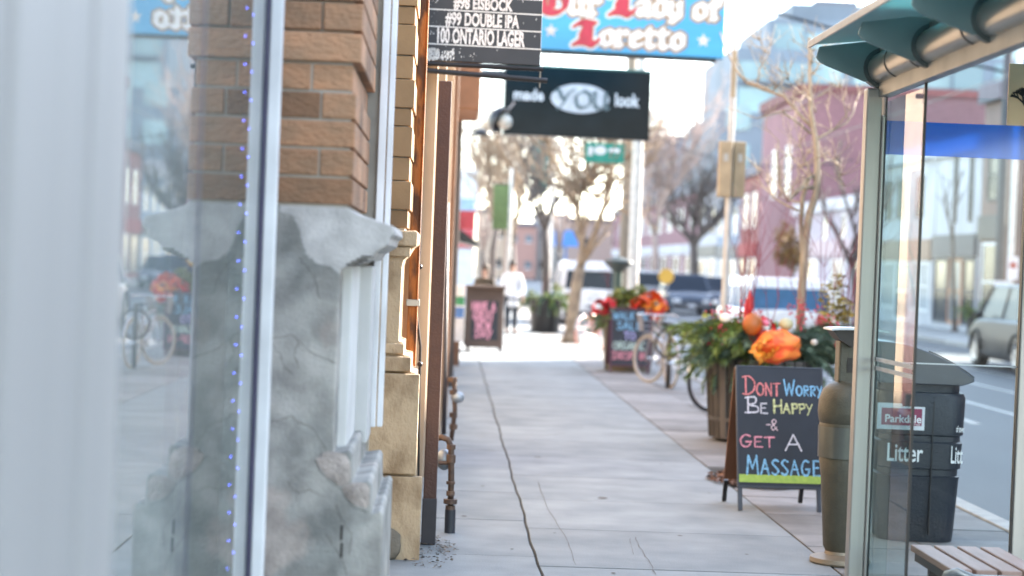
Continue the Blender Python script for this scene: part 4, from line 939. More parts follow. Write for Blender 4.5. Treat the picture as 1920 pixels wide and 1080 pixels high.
# black shop sign with oval
yo_m = M('sign_black', (.007, .010, .013), .3, col2=(.003, .004, .005), spec=.15, scale=2, tint=0)
t, body_, W, H, fn = sign('black_sign', 'black rectangular sign with a pale oval between two white words', 34.0, (943, 251), (1217, 267), (947, 122), .28, yo_m)
def su(px): return (px - 943) / 274 * W
def sv(px, py): return (251 + (px - 943) * .056 - py) / 129 * H
lw = M('sign_soft_white', (.70, .72, .74), .5, tint=0)
for txt, x0, x1, y0, y1 in (('made', 960, 1016, 187, 165), ('look', 1150, 1196, 201, 176)):
    text_mb(txt, (su(x0), su(x1), sv(x0, y0), sv(x0, y1)), fn, .03, .001).build('lettering', lw, body_)
cx_, cz_ = su(1084), sv(1084, 186)
MB().prism([(cx_ + .54 * math.cos(i * math.pi / 20), cz_ + .265 * math.sin(i * math.pi / 20)) for i in range(40)], fn, .0005, .003).build('oval', M('oval_grey', (.55, .57, .60), .5, tint=0), body_)
st, w_ = layout(BL, 'YOU', .1)
st = []
xx = 0
for ch in 'YOU':
    g = BL[ch] if ch != 'O' else [[(.4, 1.1), (.05, .75), (.1, .15), (.4, 0), (.75, .3), (.7, .9), (.4, 1.1)]]
    st += [[(xx + a_, b_) for a_, b_ in s_] for s_ in g]; xx += max(p[0] for s_ in g for p in s_) + .12
strokes_mesh(st, (su(1036), su(1138), sv(1084, 206), sv(1084, 170)), fn, .012, nib=.05, layer=.004).build('lettering', M('letter_slate', (.10, .14, .15), .5), body_)
MB().box(-1.7, 0, .1, .2, H * .85, H * .93).build('bracket_arm', dark_grey, t)
MB().box(0.0, W, -.02, .30, H, H + .035).build('top_trim', M('trim_green', (.08, .2, .17), .5), t)
t = thing('sign_lamp', 'round black lamp with pale inside at the lower left of the black sign', 'lamp', P(940, 226, 33.0)); t.scale = (1.35, 1.35, 1.35)
MB().lathe([(.01, .16), (.10, .14), (.17, .07), (.19, 0), (.17, 0), (.15, .06), (.01, .12)], n=20).build('lamp_shade', black_metal, t, smooth='auto').rotation_euler = (0, R(-62), R(-25))
MB().ball((.045, -.01, -.015), .10, 12).build('bulb', M('bulb_cream', (.75, .68, .58), .4), t, smooth=True)
MB().tube([(.05, 0, .1), (.16, .05, .24), (.17, .7, .3)], .014, 6).build('lamp_arm', M('arm_tan', (.5, .42, .38), .5), t)

# ================================================================== POLES AND STREET SIGNS
def pole(name, label, px, py, Y, r, h, m, cat='pole', foot=.0, group=None):
    c = P(px, py, Y); t = thing(name, label, cat, (c.x, Y, 0), 0, group)
    MB().tube([(0, 0, foot), (0, 0, h)], [r, r * .8], 12).build('shaft', m, t, smooth='auto'); return t
conc_p = M('pole_concrete', (.70, .68, .62), .75, scale=8)
t = pole('light_pole', 'pale round concrete pole carrying a green street name sign', 1191, 400, 38, .12, 8, conc_p)
MB().lathe([(.2, 0), (.19, .3), (.13, .4)], n=12).build('base', conc_p, t, smooth='auto')
# street name sign
gs = P(1134, 287, 38)
o = MB().box(-.40, .40, -.02, .02, -.20, .20).build('name_board', M('sign_green', (.02, .30, .22), .45), t); o.location = Vector(gs) - Vector((t.location.x, 38, 0))
MB().prism([(-.1 + .13 * math.cos(i * .4), .05 + .09 * math.sin(i * .4)) for i in range(15)], lambda a, b, q: (a, q, b), -.025, -.021).build('name_emblem', white_paint, o)
MB().box(-.34, -.25, -.025, -.021, -.06, .12).box(.08, .3, -.025, -.021, .02, .10).build('lettering', white_paint, o)
t = pole('wooden_pole', 'brownish timber pole just left of the pale concrete pole', 1172, 430, 44, .13, 7.5, M('pole_wood', (.30, .25, .19), .85, scale=4))
MB().tube([(0, -.05, 3.2), (0, -.35, 3.4)], .03, 6).build('stub_arm', dark_grey, t)
# traffic signal seen from behind
t = pole('traffic_signal', 'tan-backed traffic signal on a slim pole between the far poles and the young tree', 1363, 450, 24, .048, 4.6, M('pole_pale', (.62, .62, .60), .45, .3), 'traffic signal')
tan = M('signal_tan', (.40, .31, .19), .6, tint=.1)
for px, rz_ in ((1357, 0), (1384, 18)):
    h = MB().box(-.085, .085, -.06, .06, -.36, .36).build('signal_head', tan, t, bevel=.015)
    c = P(px, 318, 24); h.location = (c.x - t.location.x, -.10 if rz_ == 0 else .03, c.z); h.rotation_euler = (0, 0, R(rz_))
    for i in range(3): MB().lathe([(.07, 0), (.075, .14)], n=14, a0=0, a1=math.pi * 1.2).build('visor', black_metal, h, smooth=True).matrix_local = Matrix.Translation((0, .06, -.24 + i * .24)) @ Matrix.Rotation(R(-90), 4, 'X')
    MB().box(-.03, .03, -.064, -.061, .1, .2).build('back_label', M('label_grey', (.6, .58, .52), .5), h)
MB().box(-.03, .03, -.05, .05, 3.9, 4.5).build('junction_box', tan, t)
# utility pole and signs across the road
t = pole('utility_pole', 'dark utility pole across the road carrying small white signs', 1882, 300, 50, .135, 10, M('pole_dark', (.06, .065, .075), .7))
for (px, py, w_, h_) in ((1895, 503, .30, .62), (1872, 548, .36, .62)):
    c = P(px, py, 50); o = MB().box(-w_ / 2, w_ / 2, -.01, .01, -h_ / 2, h_ / 2).build('sign_plate', white_paint, t, bevel=.004); o.location = (c.x - t.location.x, -.2, c.z)
    MB().prism([(.1 * math.cos(i * .5), .08 + .1 * math.sin(i * .5)) for i in range(13)], lambda a, b, q: (a, q, b), -.016, -.011).build('plate_mark', M('plate_red', (.5, .12, .1), .5), o)
t = pole('street_pole', 'pale metal pole with light panels across the road beside the utility pole', 1899, 400, 52, .09, 9, M('pole_pale', (.62, .62, .60)))
t = pole('warning_sign', 'yellow round-edged sign on a short post among the parked cars', 1247, 560, 60, .035, 1.5, dark_grey, 'sign')
o = MB().prism([(.26 * math.cos(i * math.pi / 4 + .39), .26 * math.sin(i * math.pi / 4 + .39)) for i in range(8)], lambda a, b, q: (a, q, b), -.02, .01).build('sign_plate', M('warn_yellow', (.65, .38, .05), .5), t); o.location = (0, -.05, HZ(1247, 518, 60))
t = pole('lamp_bollard', 'short green post with a wide dark cap behind the far flower planter', 1157, 560, 34, .10, 1.62, M('dark_green', (.05, .09, .07), .5), 'post')
MB().lathe([(.02, 1.86), (.12, 1.82), (.26, 1.78), (.27, 1.74), (.18, 1.66), (.1, 1.58)], n=18).build('cap', M('cap_green', (.035, .05, .045), .5), t, smooth='auto')
def banner(label, px0, px1, py0, py1, Y, m, ppx):
    t = pole('banner_pole', label, ppx, 450, Y, .06, HZ(ppx, py0 - 30, Y), M('pole_pale', (.62, .62, .60)), 'banner', group='banner poles among the far trees')
    c0, c1 = P(px0, py0, Y), P(px1, py1, Y)
    o = MB().box(c0.x - t.location.x, c1.x - t.location.x, -.01, .01, c1.z, c0.z).build('banner_cloth', m, t)
    MB().tube([(0, 0, c0.z), (c0.x - t.location.x, 0, c0.z)], .02, 6).build('arm', dark_grey, t)
banner('moss green banner on a pole above the person in white', 926, 952, 345, 430, 47, M('moss_banner', (.18, .26, .10), .8), 955)
banner('teal banner on a pole between the bare street trees', 1000, 1026, 262, 362, 52, M('teal_banner', (.04, .30, .28), .8), 1031)
# overhead wires
def wire(p0, p1, r, label, sag=.6):
    a, b = Vector(p0), Vector(p1); pts = [a.lerp(b, i / 20) - Vector((0, 0, sag * 4 * (i / 20) * (1 - i / 20))) for i in range(21)]
    return tag(MB().tube(pts, r, 5).build('overhead_wire', black_metal), label, 'wire', 'overhead wires')
wire(P(1412, 12, 55), P(1700, 85, 55) + Vector((6, 0, -1.2)), .045, 'dark overhead wire crossing in front of the glass tower', .1)
wire(P(1230, 255, 70), P(1600, 300, 60), .02, 'thin wire sloping past the traffic signal towards the pink building')
for i, x in enumerate((8.4, 11.2)):
    wire((x, 12, 6.0), (x, 150, 6.0), .012, ('tram wire over the near half of the road', 'tram wire over the far half of the road')[i], .2)

# ================================================================== TREES
def path_tube(mb, pts, r0, r1, n=7):
    m = len(pts); mb.tube(pts, [r0 + (r1 - r0) * i / (m - 1) for i in range(m)], n)
def grow(mb, p, d, L, r, k, rg, bend=.35, up=.12):
    pts = [p]; q = Vector(p); dd = Vector(d)
    for i in range(4):
        dd = (dd + Vector((rg.uniform(-1, 1), rg.uniform(-1, 1), rg.uniform(-1, 1))) * bend * .35 + Vector((0, 0, up * .4))).normalized()
        q = q + dd * L / 4; pts.append(q.copy())
    path_tube(mb, pts, r, r * .6, 6 if r > .02 else 4)
    if k <= 0: return
    for i in range(rg.choice((2, 3))):
        a = pts[rg.choice((2, 3, 4, 4))]; nd = (dd + Vector((rg.uniform(-1, 1), rg.uniform(-1, 1), rg.uniform(-.4, .8))) * .9).normalized()
        grow(mb, a, nd, L * rg.uniform(.6, .85), r * .58, k - 1, rg, bend, up)
bark_pale = M('bark_pale', (.42, .35, .26), .85, col2=(.20, .165, .12), scale=8, bump=.5, stretch=(1, 1, .4))
bark_dark = M('bark_dark', (.13, .11, .10), .9, scale=6, bump=.5)
bark_tan = M('bark_tan', (.34, .26, .18), .9, col2=(.20, .15, .11), scale=5, bump=.5)
# young tree traced limb by limb
YT = 19.0
t = thing('young_tree', 'slender leafless young tree with pale bark rising behind the flower planter', 'tree', (P(1500, 640, YT).x, YT, 0))
def tp(pts, dy=0, y=YT): return [P(a, b, y + dy * i / max(1, len(pts) - 1)) for i, (a, b) in enumerate(pts)]
mb = MB()
main = [(1498, 740), (1500, 620), (1504, 540), (1510, 450), (1518, 400), (1530, 365), (1533, 320), (1531, 270), (1525, 235), (1520, 205), (1519, 150), (1518, 70)]
path_tube(mb, tp(main[:7]), .048, .034, 10); path_tube(mb, tp(main[6:]), .034, .016, 9)
path_tube(mb, tp([(1503, 540), (1505, 480), (1502, 420), (1505, 370), (1516, 335)]), .028, .022, 8)
o = mb.build('trunk', bark_pale, t, smooth='auto'); o.matrix_parent_inverse = t.matrix_basis.inverted()
mb = MB(); rg = random.Random(21)
limbs = [([(1525, 240), (1500, 215), (1470, 180), (1432, 168), (1400, 155), (1380, 130), (1362, 95), (1350, 60)], .026, .010, .5),
 ([(1400, 155), (1425, 160), (1450, 172), (1458, 160), (1480, 140)], .016, .006, -.3), ([(1425, 118), (1432, 100), (1425, 75)], .008, .004, 0), ([(1420, 160), (1424, 130), (1440, 100), (1444, 85)], .012, .004, .2),
 ([(1520, 250), (1490, 225), (1465, 208), (1445, 215), (1420, 222)], .018, .006, -.4),
 ([(1528, 262), (1560, 245), (1588, 230), (1600, 210), (1605, 190)], .018, .008, .4), ([(1588, 222), (1582, 190), (1578, 165)], .010, .004, .1),
 ([(1530, 210), (1522, 190), (1510, 165), (1490, 150)], .012, .006, .2), ([(1522, 120), (1524, 95), (1535, 80), (1555, 92)], .012, .006, .1), ([(1524, 140), (1536, 120), (1560, 110), (1582, 65)], .012, .004, -.4),
 ([(1526, 330), (1512, 335), (1500, 355), (1485, 370), (1478, 378)], .026, .018, -.2), ([(1525, 352), (1505, 352), (1490, 362), (1478, 378), (1462, 345), (1457, 300), (1460, 265)], .028, .008, -.5),
 ([(1497, 395), (1475, 385), (1450, 370), (1440, 345), (1436, 335)], .018, .006, .4), ([(1500, 380), (1480, 375), (1462, 368)], .014, .006, .3),
 ([(1518, 330), (1500, 312), (1485, 295), (1480, 285)], .012, .005, .3), ([(1528, 340), (1508, 300), (1503, 280), (1500, 265)], .012, .005, -.3),
 ([(1536, 310), (1550, 300), (1566, 300), (1575, 312)], .012, .005, .4), ([(1566, 305), (1575, 330), (1585, 350)], .008, .003, .2),
 ([(1523, 190), (1505, 175), (1485, 160), (1478, 150)], .010, .004, -.4), ([(1520, 225), (1506, 205), (1500, 190), (1486, 180)], .012, .005, .3)]
for pts, r0, r1, dy in limbs: path_tube(mb, tp(pts, dy), r0 * .8, r1 * .7, 7)
for pts, r0, r1, dy in limbs:
    for k in range(7):
        a = tp(pts, dy)[rg.randrange(1, len(pts))]
        grow(mb, a, Vector((rg.uniform(-1, 1), rg.uniform(-1, 1), rg.uniform(.1, 1))).normalized(), rg.uniform(.12, .30), .005, 1, rg)
o = mb.build('crown', bark_pale, t, smooth=True); o.matrix_parent_inverse = t.matrix_basis.inverted()
def bare_tree(label, Y, base_px, trunk, limbs, r, bark, k=3, L=1.3, n_extra=10, seed=1, twig_m=None, top_r=.6):
    t = thing('bare_tree', label, 'tree', (P(base_px[0], base_px[1], Y).x, Y, 0), 0, 'bare street trees further along')
    mb = MB(); base = Vector(P(*base_px, Y)); base.z = 0
    tr = [base] + [P(*q, Y) for q in trunk]; path_tube(mb, tr, r, r * .75, 9)
    mb.tube([base + Vector((0, 0, -.02)), base + Vector((0, 0, .25))], [r * 1.6, r], 9)
    o = mb.build('trunk', bark, t, smooth=True); o.matrix_parent_inverse = t.matrix_basis.inverted()
    mb = MB(); rg = random.Random(seed)
    for lm in limbs:
        pts = [P(*q, Y + rg.uniform(-.3, .3) * i) for i, q in enumerate(lm)]; path_tube(mb, pts, r * top_r, r * .2, 7)
        for j in range(n_extra):
            i = rg.randrange(1, len(pts)); f = rg.random(); a = pts[i - 1].lerp(pts[i], f); dd = (pts[i] - pts[i - 1]).normalized()
            grow(mb, a, (dd + Vector((rg.uniform(-1, 1), rg.uniform(-1, 1), rg.uniform(-.3, 1)))).normalized(), L * rg.uniform(.5, 1), r * .30, k, rg)
    o = mb.build('crown', twig_m or bark, t, smooth=True); o.matrix_parent_inverse = t.matrix_basis.inverted(); return t
bare_tree('pale forked street tree whose trunk stands clear in front of the white van', 40, (1070, 640), [(1074, 590), (1082, 530), (1088, 500)],
          [[(1088, 500), (1092, 470), (1082, 390), (1052, 330), (1030, 280), (1020, 240)], [(1088, 500), (1115, 440), (1135, 380), (1148, 330), (1152, 290)], [(1060, 340), (1090, 355), (1115, 345)]], .145, bark_tan, n_extra=12, seed=3)
bare_tree('darker forked street tree growing up behind the round black planter', 46.5, (1022, 615), [(1024, 560), (1024, 480), (1022, 430)],
          [[(1022, 430), (1010, 405), (1000, 385), (992, 350), (985, 300)], [(1022, 430), (1036, 385), (1062, 360), (1100, 345), (1120, 300)]], .12, bark_dark, n_extra=14, seed=5)
bare_tree('dark leaning street tree left of the person in white', 56, (922, 600), [(922, 540), (924, 470), (932, 430)],
          [[(932, 430), (925, 380), (915, 320), (905, 260)], [(932, 430), (950, 380), (960, 320), (965, 280)]], .12, bark_dark, n_extra=20, seed=7, twig_m=bark_tan)
bare_tree('tangled brown street tree beyond the person in white', 66, (965, 580), [(962, 520), (960, 460)],
          [[(960, 460), (968, 400), (985, 340), (990, 270)], [(960, 460), (945, 400), (935, 330), (940, 270)]], .15, bark_dark, n_extra=24, seed=9, twig_m=bark_tan)
bare_tree('rounded bare tree in the distance beyond the blue car', 95, (1304, 560), [(1302, 500), (1300, 460)],
          [[(1300, 460), (1285, 430), (1262, 410)], [(1300, 460), (1300, 420), (1305, 390)], [(1300, 460), (1325, 430), (1340, 405)]], .26, bark_dark, k=3, L=2.2, n_extra=9, seed=11)
bare_tree('hazy tan tree with fine twigs beyond the concrete pole', 88, (1228, 575), [(1230, 500), (1228, 440)],
          [[(1228, 440), (1240, 380), (1258, 310), (1262, 250)], [(1228, 440), (1212, 380), (1215, 300)], [(1240, 380), (1275, 330), (1300, 280)]], .2, M('bark_rosy', (.42, .32, .28), .9), k=3, L=2.6, n_extra=13, seed=13)
bare_tree('dark bare tree against the pink building beside the shelter post', 62, (1612, 640), [(1606, 560), (1598, 500)],
          [[(1598, 500), (1575, 450), (1552, 410), (1538, 370)], [(1598, 500), (1605, 440), (1590, 390), (1570, 330)], [(1598, 500), (1625, 440), (1650, 380)]], .17, bark_dark, k=2, L=1.2, n_extra=5, seed=15)
bare_tree('small bare tree in front of the many-paned white shop', 60, (1790, 620), [(1788, 540), (1786, 450)],
          [[(1786, 450), (1775, 390), (1765, 330)], [(1786, 450), (1790, 380), (1805, 320)]], .08, bark_dark, k=1, L=.8, n_extra=3, seed=17)
bare_tree('far bare tan tree at the bend of the street beside the moss green banner', 105, (905, 585), [(905, 520), (906, 470)],
          [[(906, 470), (898, 400), (892, 340), (895, 290)], [(906, 470), (918, 400), (922, 340)]], .2, bark_dark, n_extra=14, L=2.2, seed=19, twig_m=M('bark_rosy', (.42, .32, .28), .9))
bare_tree('far bare rosy tree at the bend of the street beyond the black planter', 115, (1045, 580), [(1046, 520), (1048, 470)],
          [[(1048, 470), (1040, 400), (1030, 340), (1035, 290)], [(1048, 470), (1062, 400), (1075, 350)]], .2, bark_dark, n_extra=14, L=2.4, seed=23, twig_m=M('bark_rosy', (.42, .32, .28), .9))
def leaf_cloud(mb, c, rx, ry, rz_, n, s_, rg, droop=0):
    for i in range(n):
        u = Vector((rg.gauss(0, 1), rg.gauss(0, 1), rg.gauss(0, 1))).normalized() * rg.random() ** .45
        p = Vector(c) + Vector((u.x * rx, u.y * ry, u.z * rz_)); q = Matrix.Translation(p) @ Matrix.Rotation(rg.uniform(0, 6.28), 4, 'Z') @ Matrix.Rotation(rg.uniform(-1.4, 1.4), 4, 'X')
        k = s_ * rg.uniform(.5, 1.3); mb.add([q @ Vector(v) for v in ((-k, 0, 0), (0, -k * .45, 0), (k, 0, 0), (0, k * .45, .1 * k))], [(0, 1, 2, 3)], rg.random())
t = thing('autumn_shrub', 'ochre shrub still in leaf against the pale shopfronts across the road', 'shrub', (P(1485, 500, 70).x, 70, 0))
rg = random.Random(31); mb = MB(); c = P(1485, 470, 70)
for k in range(7): leaf_cloud(mb, (c.x + rg.uniform(-.35, .35), 70 + rg.uniform(-.4, .4), c.z + rg.uniform(-.8, .8)), .45, .45, .45, 130, .12, rg)
o = mb.build('crown', M('ochre_leaf', (.30, .18, .06), .8, tint=.6), t); o.matrix_parent_inverse = t.matrix_basis.inverted()
MB().tube([(0, 0, 0), (0.05, 0, 2.4)], .05, 7).build('trunk', bark_dark, t)

# ================================================================== PLANTERS
needle = M('pine_needle', (.27, .36, .09), .6, col2=(.15, .25, .07), tint=.7, scale=5)
needle2 = M('blue_fir', (.22, .33, .24), .6, col2=(.13, .23, .17), tint=.6, scale=5)
lime = M('lime_leaf', (.22, .26, .05), .6, tint=.6)
twigm = M('red_twig', (.22, .03, .05), .6, tint=.4); browntw = M('brown_twig', (.18, .12, .08), .8)
ribm = M('ribbon_orange', (.85, .17, .02), .5, col2=(.75, .05, .03), scale=5, tint=.35, contrast=(.42, .6)); ribr = M('ribbon_red', (.70, .03, .04), .5, tint=.4)
rib_y = M('ribbon_amber', (.9, .36, .04), .5, tint=.3)
def bough(mb, p, d, L, rg, nl=.05, dens=70, droop=.8, w_=.0035):
    q = Vector(p); dd = Vector(d).normalized(); pts = [q.copy()]
    for i in range(6): dd = (dd + Vector((0, 0, -droop * .18))).normalized(); q = q + dd * L / 6; pts.append(q.copy())
    for i in range(dens):
        f = rg.random() * 6; j = min(5, int(f)); a = pts[j].lerp(pts[j + 1], f - j); ax = (pts[j + 1] - pts[j]).normalized()
        r_ = Vector((rg.gauss(0, 1), rg.gauss(0, 1), rg.gauss(0, 1))); r_ = (r_ - ax * r_.dot(ax)).normalized(); tip = a + (ax * .8 + r_ * .75).normalized() * nl * rg.uniform(.6, 1.2)
        side = ax.cross(r_) * w_
        mb.add([a - side, a + side, tip], [(0, 1, 2)], rg.random())
def ribbon(mb, c, R_, w_, rg, turns=3, seg=26):
    """crumpled bow of wide mesh ribbon: a few loops about one knot"""
    for k in range(turns):
        a0 = rg.uniform(0, 6.28); ax = Vector((rg.uniform(-.6, .6), rg.uniform(-1, -.3), rg.uniform(-.5, .7))).normalized(); u = ax.orthogonal().normalized(); v = ax.cross(u)
        off = Vector((rg.uniform(-.7, .7), rg.uniform(-.2, .2), rg.uniform(-.35, .35))) * R_; rr = R_ * rg.uniform(.45, .8); prev = None
        for i in range(seg + 1):
            an = a0 + 6.28 * i / seg; p = Vector(c) + off + (u * math.cos(an) * rr * 1.2 + v * math.sin(an) * rr) + ax * .02 * math.sin(3 * an)
            tw = ax * w_ * (.8 + .3 * math.sin(5 * an + k)) / 2; cr = (p - (Vector(c) + off)).normalized() * .012 * math.sin(9 * an)
            cur = (p - tw + cr, p + cr * -1.5, p + tw + cr)
            if prev: mb.add([prev[0], prev[1], cur[1], cur[0]], [(0, 1, 2, 3)], .3 + .5 * rg.random()); mb.add([prev[1], prev[2], cur[2], cur[1]], [(0, 1, 2, 3)], .3 + .5 * rg.random())
            prev = cur
def pod(mb, p, h, r, rg):
    mb.lathe([(.003, 0), (r * .7, h * .15), (r, h * .4), (r * .8, h * .7), (r * .3, h * .92), (.003, h)], p, 9, rg.random())
# large slatted planter
YPl = 18.3; pcx = P(1438, 800, 17.9).x
t = thing('flower_planter', 'tall grey slatted wooden planter overflowing with pine boughs and an orange ribbon behind the chalkboard', 'planter', (pcx, YPl, 0), 0, 'planters along the kerb')
mb = MB(); ns = 30
hP = HZ(1350, 672, 17.9)
for i in range(ns):
    a = 2 * math.pi * i / ns; q = Matrix.Rotation(a, 4, 'Z'); r0, r1 = .50, .56; hwd = math.pi * .53 / ns * .78; dr = random.uniform(-.008, .008)
    vs = [q @ Vector(v) for v in ((r0 + dr, -hwd * .95, .03), (r0 + dr, hwd * .95, .03), (r0 - .03, hwd * .95, .03), (r0 - .03, -hwd * .95, .03), (r1 + dr, -hwd * 1.1, hP), (r1 + dr, hwd * 1.1, hP), (r1 - .03, hwd * 1.1, hP), (r1 - .03, -hwd * 1.1, hP))]
    mb.add(vs, [(0, 3, 2, 1), (4, 5, 6, 7), (0, 1, 5, 4), (1, 2, 6, 5), (2, 3, 7, 6), (3, 0, 4, 7)])
mb.build('slatted_body', M('grey_slat', (.10, .09, .08), .8, col2=(.06, .055, .05), scale=5, stretch=(4, 4, .5), tint=.75, bump=.3), t, bevel=.004)
MB().lathe([(.001, .02), (.46, .02), (.52, hP - .02), (.001, hP - .02)], n=30).build('liner', M('liner_black', (.012, .012, .012), .9), t)
MB().lathe([(.505, .20), (.518, .20), (.520, .235), (.507, .235)], n=40).build('hoop', M('hoop', (.16, .15, .14), .5, .6), t)
rg = random.Random(41)
def sprays(t, base_z, W, seed, k=1.0, tall=True, hero=True):
    rg = random.Random(seed); n1 = int(80 * k)
    mb = MB(); mb2 = MB(); mb3 = MB()
    for i in range(n1):
        a = rg.uniform(0, 6.28); rr = rg.uniform(.15, .75) * W
        p = (rr * math.cos(a) * .9, rr * math.sin(a) * .7, base_z + rg.uniform(-.02, .12)); d = (math.cos(a), math.sin(a) * .8, rg.uniform(-.1, 1.0))
        bough(mb if i % 3 else mb2, p, d, rg.uniform(.28, .55), rg, nl=.085, dens=int(210), droop=rg.uniform(.6, 1.5), w_=.0045)
    for i in range(int(14 * k)):
        a = rg.uniform(2.2, 7.2); bough(mb2 if i % 2 else mb, (W * .55 * math.cos(a), W * .55 * math.sin(a), base_z), (math.cos(a), math.sin(a), .1), rg.uniform(.25, .42), rg, nl=.07, dens=170, droop=3.2, w_=.0045)
    mb.build('pine_boughs', needle, t); mb2.build('fir_boughs', needle2, t)
    for i in range(int(6 * k)):
        leaf_cloud(mb3, (rg.uniform(-.9, .95) * W, rg.uniform(-.4, .2) * W, base_z + rg.uniform(.1, .35)), .11, .11, .13, 90, .035, rg)
    mb3.build('lime_sprigs', lime, t)
    mb = MB()
    for i in range(int(3 * k)):
        x = rg.uniform(-.5, .9) * W; p = Vector((x, rg.uniform(-.2, .3) * W, base_z)); d = Vector((rg.uniform(-.25, .35), rg.uniform(-.2, .2), 1)).normalized(); grow(mb, p, d, rg.uniform(.35, .75), .006, 2, rg, bend=.25, up=.3)
    mb.build('red_twigs', twigm, t)
sprays(t, hP, .72, 43, 1.25)
rgb = random.Random(77)
for nm, m_, n_, rr_ in (('pine_boughs', needle, 46, (1295, 1410)), ('fir_boughs', needle2, 26, (1330, 1420)), ('fir_boughs', needle2, 26, (1500, 1590))):
    mb = MB()
    for i in range(n_):
        v = P(rgb.uniform(*rr_), rgb.uniform(600, 665), 17.75 + rgb.uniform(-.1, .4)); p0 = Vector((v.x - pcx, v.y - YPl, v.z)); ctr = Vector((0, .1, hP)); d0 = (p0 - ctr); 
        bough(mb, ctr.lerp(p0, .45), d0.normalized() + Vector((0, 0, .35)), d0.length * .75 + .08, rgb, nl=.10, dens=260, droop=.9, w_=.006)
    mb.build(nm, m_, t)
# hero decorations placed where the arrangement shows them
def lp(px, py, y): v = P(px, py, y); return Vector((v.x - pcx, y - YPl, v.z))
mb = MB(); cc = lp(1458, 650, 17.42); vs = []; fs = []; NU, NV = 36, 18
for i in range(NV + 1):
    ph = math.pi * i / NV
    for j in range(NU):
        th = 6.283 * j / NU; q = 1 + .10 * math.sin(3 * ph * 2 + 1.3 * th) + .07 * math.sin(5 * th + 4 * ph)
        vs.append(cc + Vector((.215 * q * math.sin(ph) * math.cos(th), .16 * q * math.sin(ph) * math.sin(th), .145 * q * math.cos(ph))))
for i in range(NV):
    for j in range(NU): fs.append((i * NU + j, (i + 1) * NU + j, (i + 1) * NU + (j + 1) % NU, i * NU + (j + 1) % NU))
mb.add(vs, fs, .8); mb.build('orange_wrap', M('wrap_orange', (.82, .09, .02), .6, col2=(.90, .24, .04), scale=7, tint=.1, contrast=(.42, .58), stretch=(1, 1, 2.2)), t, smooth=True)
mb = MB(); ribbon(mb, lp(1436, 656, 17.28), .10, .09, rg, 3); mb.build('amber_ribbon', rib_y, t)
mb = MB(); ribbon(mb, lp(1590, 640, 17.6), .11, .10, rg, 3); ribbon(mb, lp(1448, 628, 17.6), .16, .09, rg, 2); mb.build('red_ribbon', ribr, t)
for (px, py, r_, m, nm) in ((1360, 596, .055, M('bauble_white', (.85, .80, .70), .25), 'white_bauble'), (1474, 608, .07, M('gourd_pale', (.55, .52, .30), .5), 'pale_gourd'), (1436, 606, .035, M('bauble_pink', (.75, .2, .3), .3), 'pink_bauble'), (1527, 642, .035, M('bauble_white', (.85, .80, .70)), 'white_bauble')):
    MB().ball(lp(px, py, 17.5), r_, 12, sz=.85).build(nm, m, t, smooth=True)
mb = MB()
for (px, py, h, r_) in ((1405, 598, .28, .032), (1398, 602, .22, .022)): pod(mb, lp(px, py, 17.55), h, r_, rg)
mb.build('red_plumes', M('plume_red', (.60, .02, .03), .5, tint=.3), t, smooth=True)
mb = MB(); mb.ball(lp(1411, 608, 17.5), .095, 12, sz=1.15)
mb.build('lantern_pod', M('pod_red', (.66, .13, .02), .45, col2=(.5, .16, .03), tint=.4), t, smooth=True)
mb = MB(); mb2 = MB()
for i in range(46):
    px = rg.uniform(1320, 1420) if i % 2 else rg.uniform(1400, 1600); c = lp(px, rg.uniform(572, 640), 17.5 + rg.uniform(0, .6))
    mb = MB()
    for j in range(9): mb.ball(c + Vector((rg.gauss(0, .03), rg.gauss(0, .03), rg.gauss(0, .035))), rg.uniform(.007, .014), 5, rg.random())
    mb.build('berry_cluster', M('berry_red', (.6, .05, .08), .35, tint=.5), t, smooth=True)
for i in range(11):
    px = rg.uniform(1540, 1598); c = lp(px, rg.uniform(530, 640), 17.8 + rg.uniform(0, .5)); leaf_cloud(mb2, c, .09, .09, .14, 80, .03, rg)
mb2.build('yellow_sprigs', M('yellow_leaf', (.38, .30, .06), .6, tint=.7), t)
mb = MB()
for i in range(9):
    px = rg.uniform(1545, 1600); a = lp(px, 640, 18); d = Vector((rg.uniform(-.15, .2), rg.uniform(-.1, .1), 1)).normalized(); grow(mb, a, d, rg.uniform(.45, .85), .006, 2, rg, bend=.2, up=.3)
for i in range(7):
    px = rg.uniform(1385, 1420); a = lp(px, 600, 18.4); grow(mb, a, Vector((rg.uniform(-.1, .2), 0, 1)).normalized(), rg.uniform(.4, .75), .006, 2, rg, bend=.15, up=.3)
mb.build('tall_twigs', twigm, t)
# farther planters
def planter(label, Y, px, top_py, r, body_m, seed, k=.7, ry=True):
    c = P(px, 650, Y); t = thing('flower_planter', label, 'planter', (c.x, Y, 0), 0, 'planters along the kerb')
    h = HZ(px, top_py, Y)
    MB().lathe([(.001, 0), (r * .86, 0), (r, h - .05), (r * 1.06, h - .05), (r * 1.06, h), (r * .9, h), (r * .9, h - .06), (.001, h - .06)], n=24).build('pot', body_m, t, smooth='auto')
    sprays(t, h - .05, r * 1.25, seed, k); return t, c, h
t, c, h = planter('olive round planter with red and orange ribbons behind the purple-framed chalkboard', 30.1, 1178, 600, .44, M('pot_olive', (.20, .18, .13), .7), 51)
rg = random.Random(61)
def lp2(px, py, y, c=c): v = P(px, py, y); return Vector((v.x - c.x, y - c.y, v.z))
mb = MB(); ribbon(mb, lp2(1214, 577, 29.6), .24, .2, rg, 5); mb.build('orange_ribbon', ribm, t)
mb = MB(); ribbon(mb, lp2(1226, 580, 29.5), .16, .14, rg, 3); mb.build('amber_ribbon', rib_y, t)
mb = MB(); ribbon(mb, lp2(1133, 572, 29.6), .15, .13, rg, 4); mb.build('red_ribbon', ribr, t)
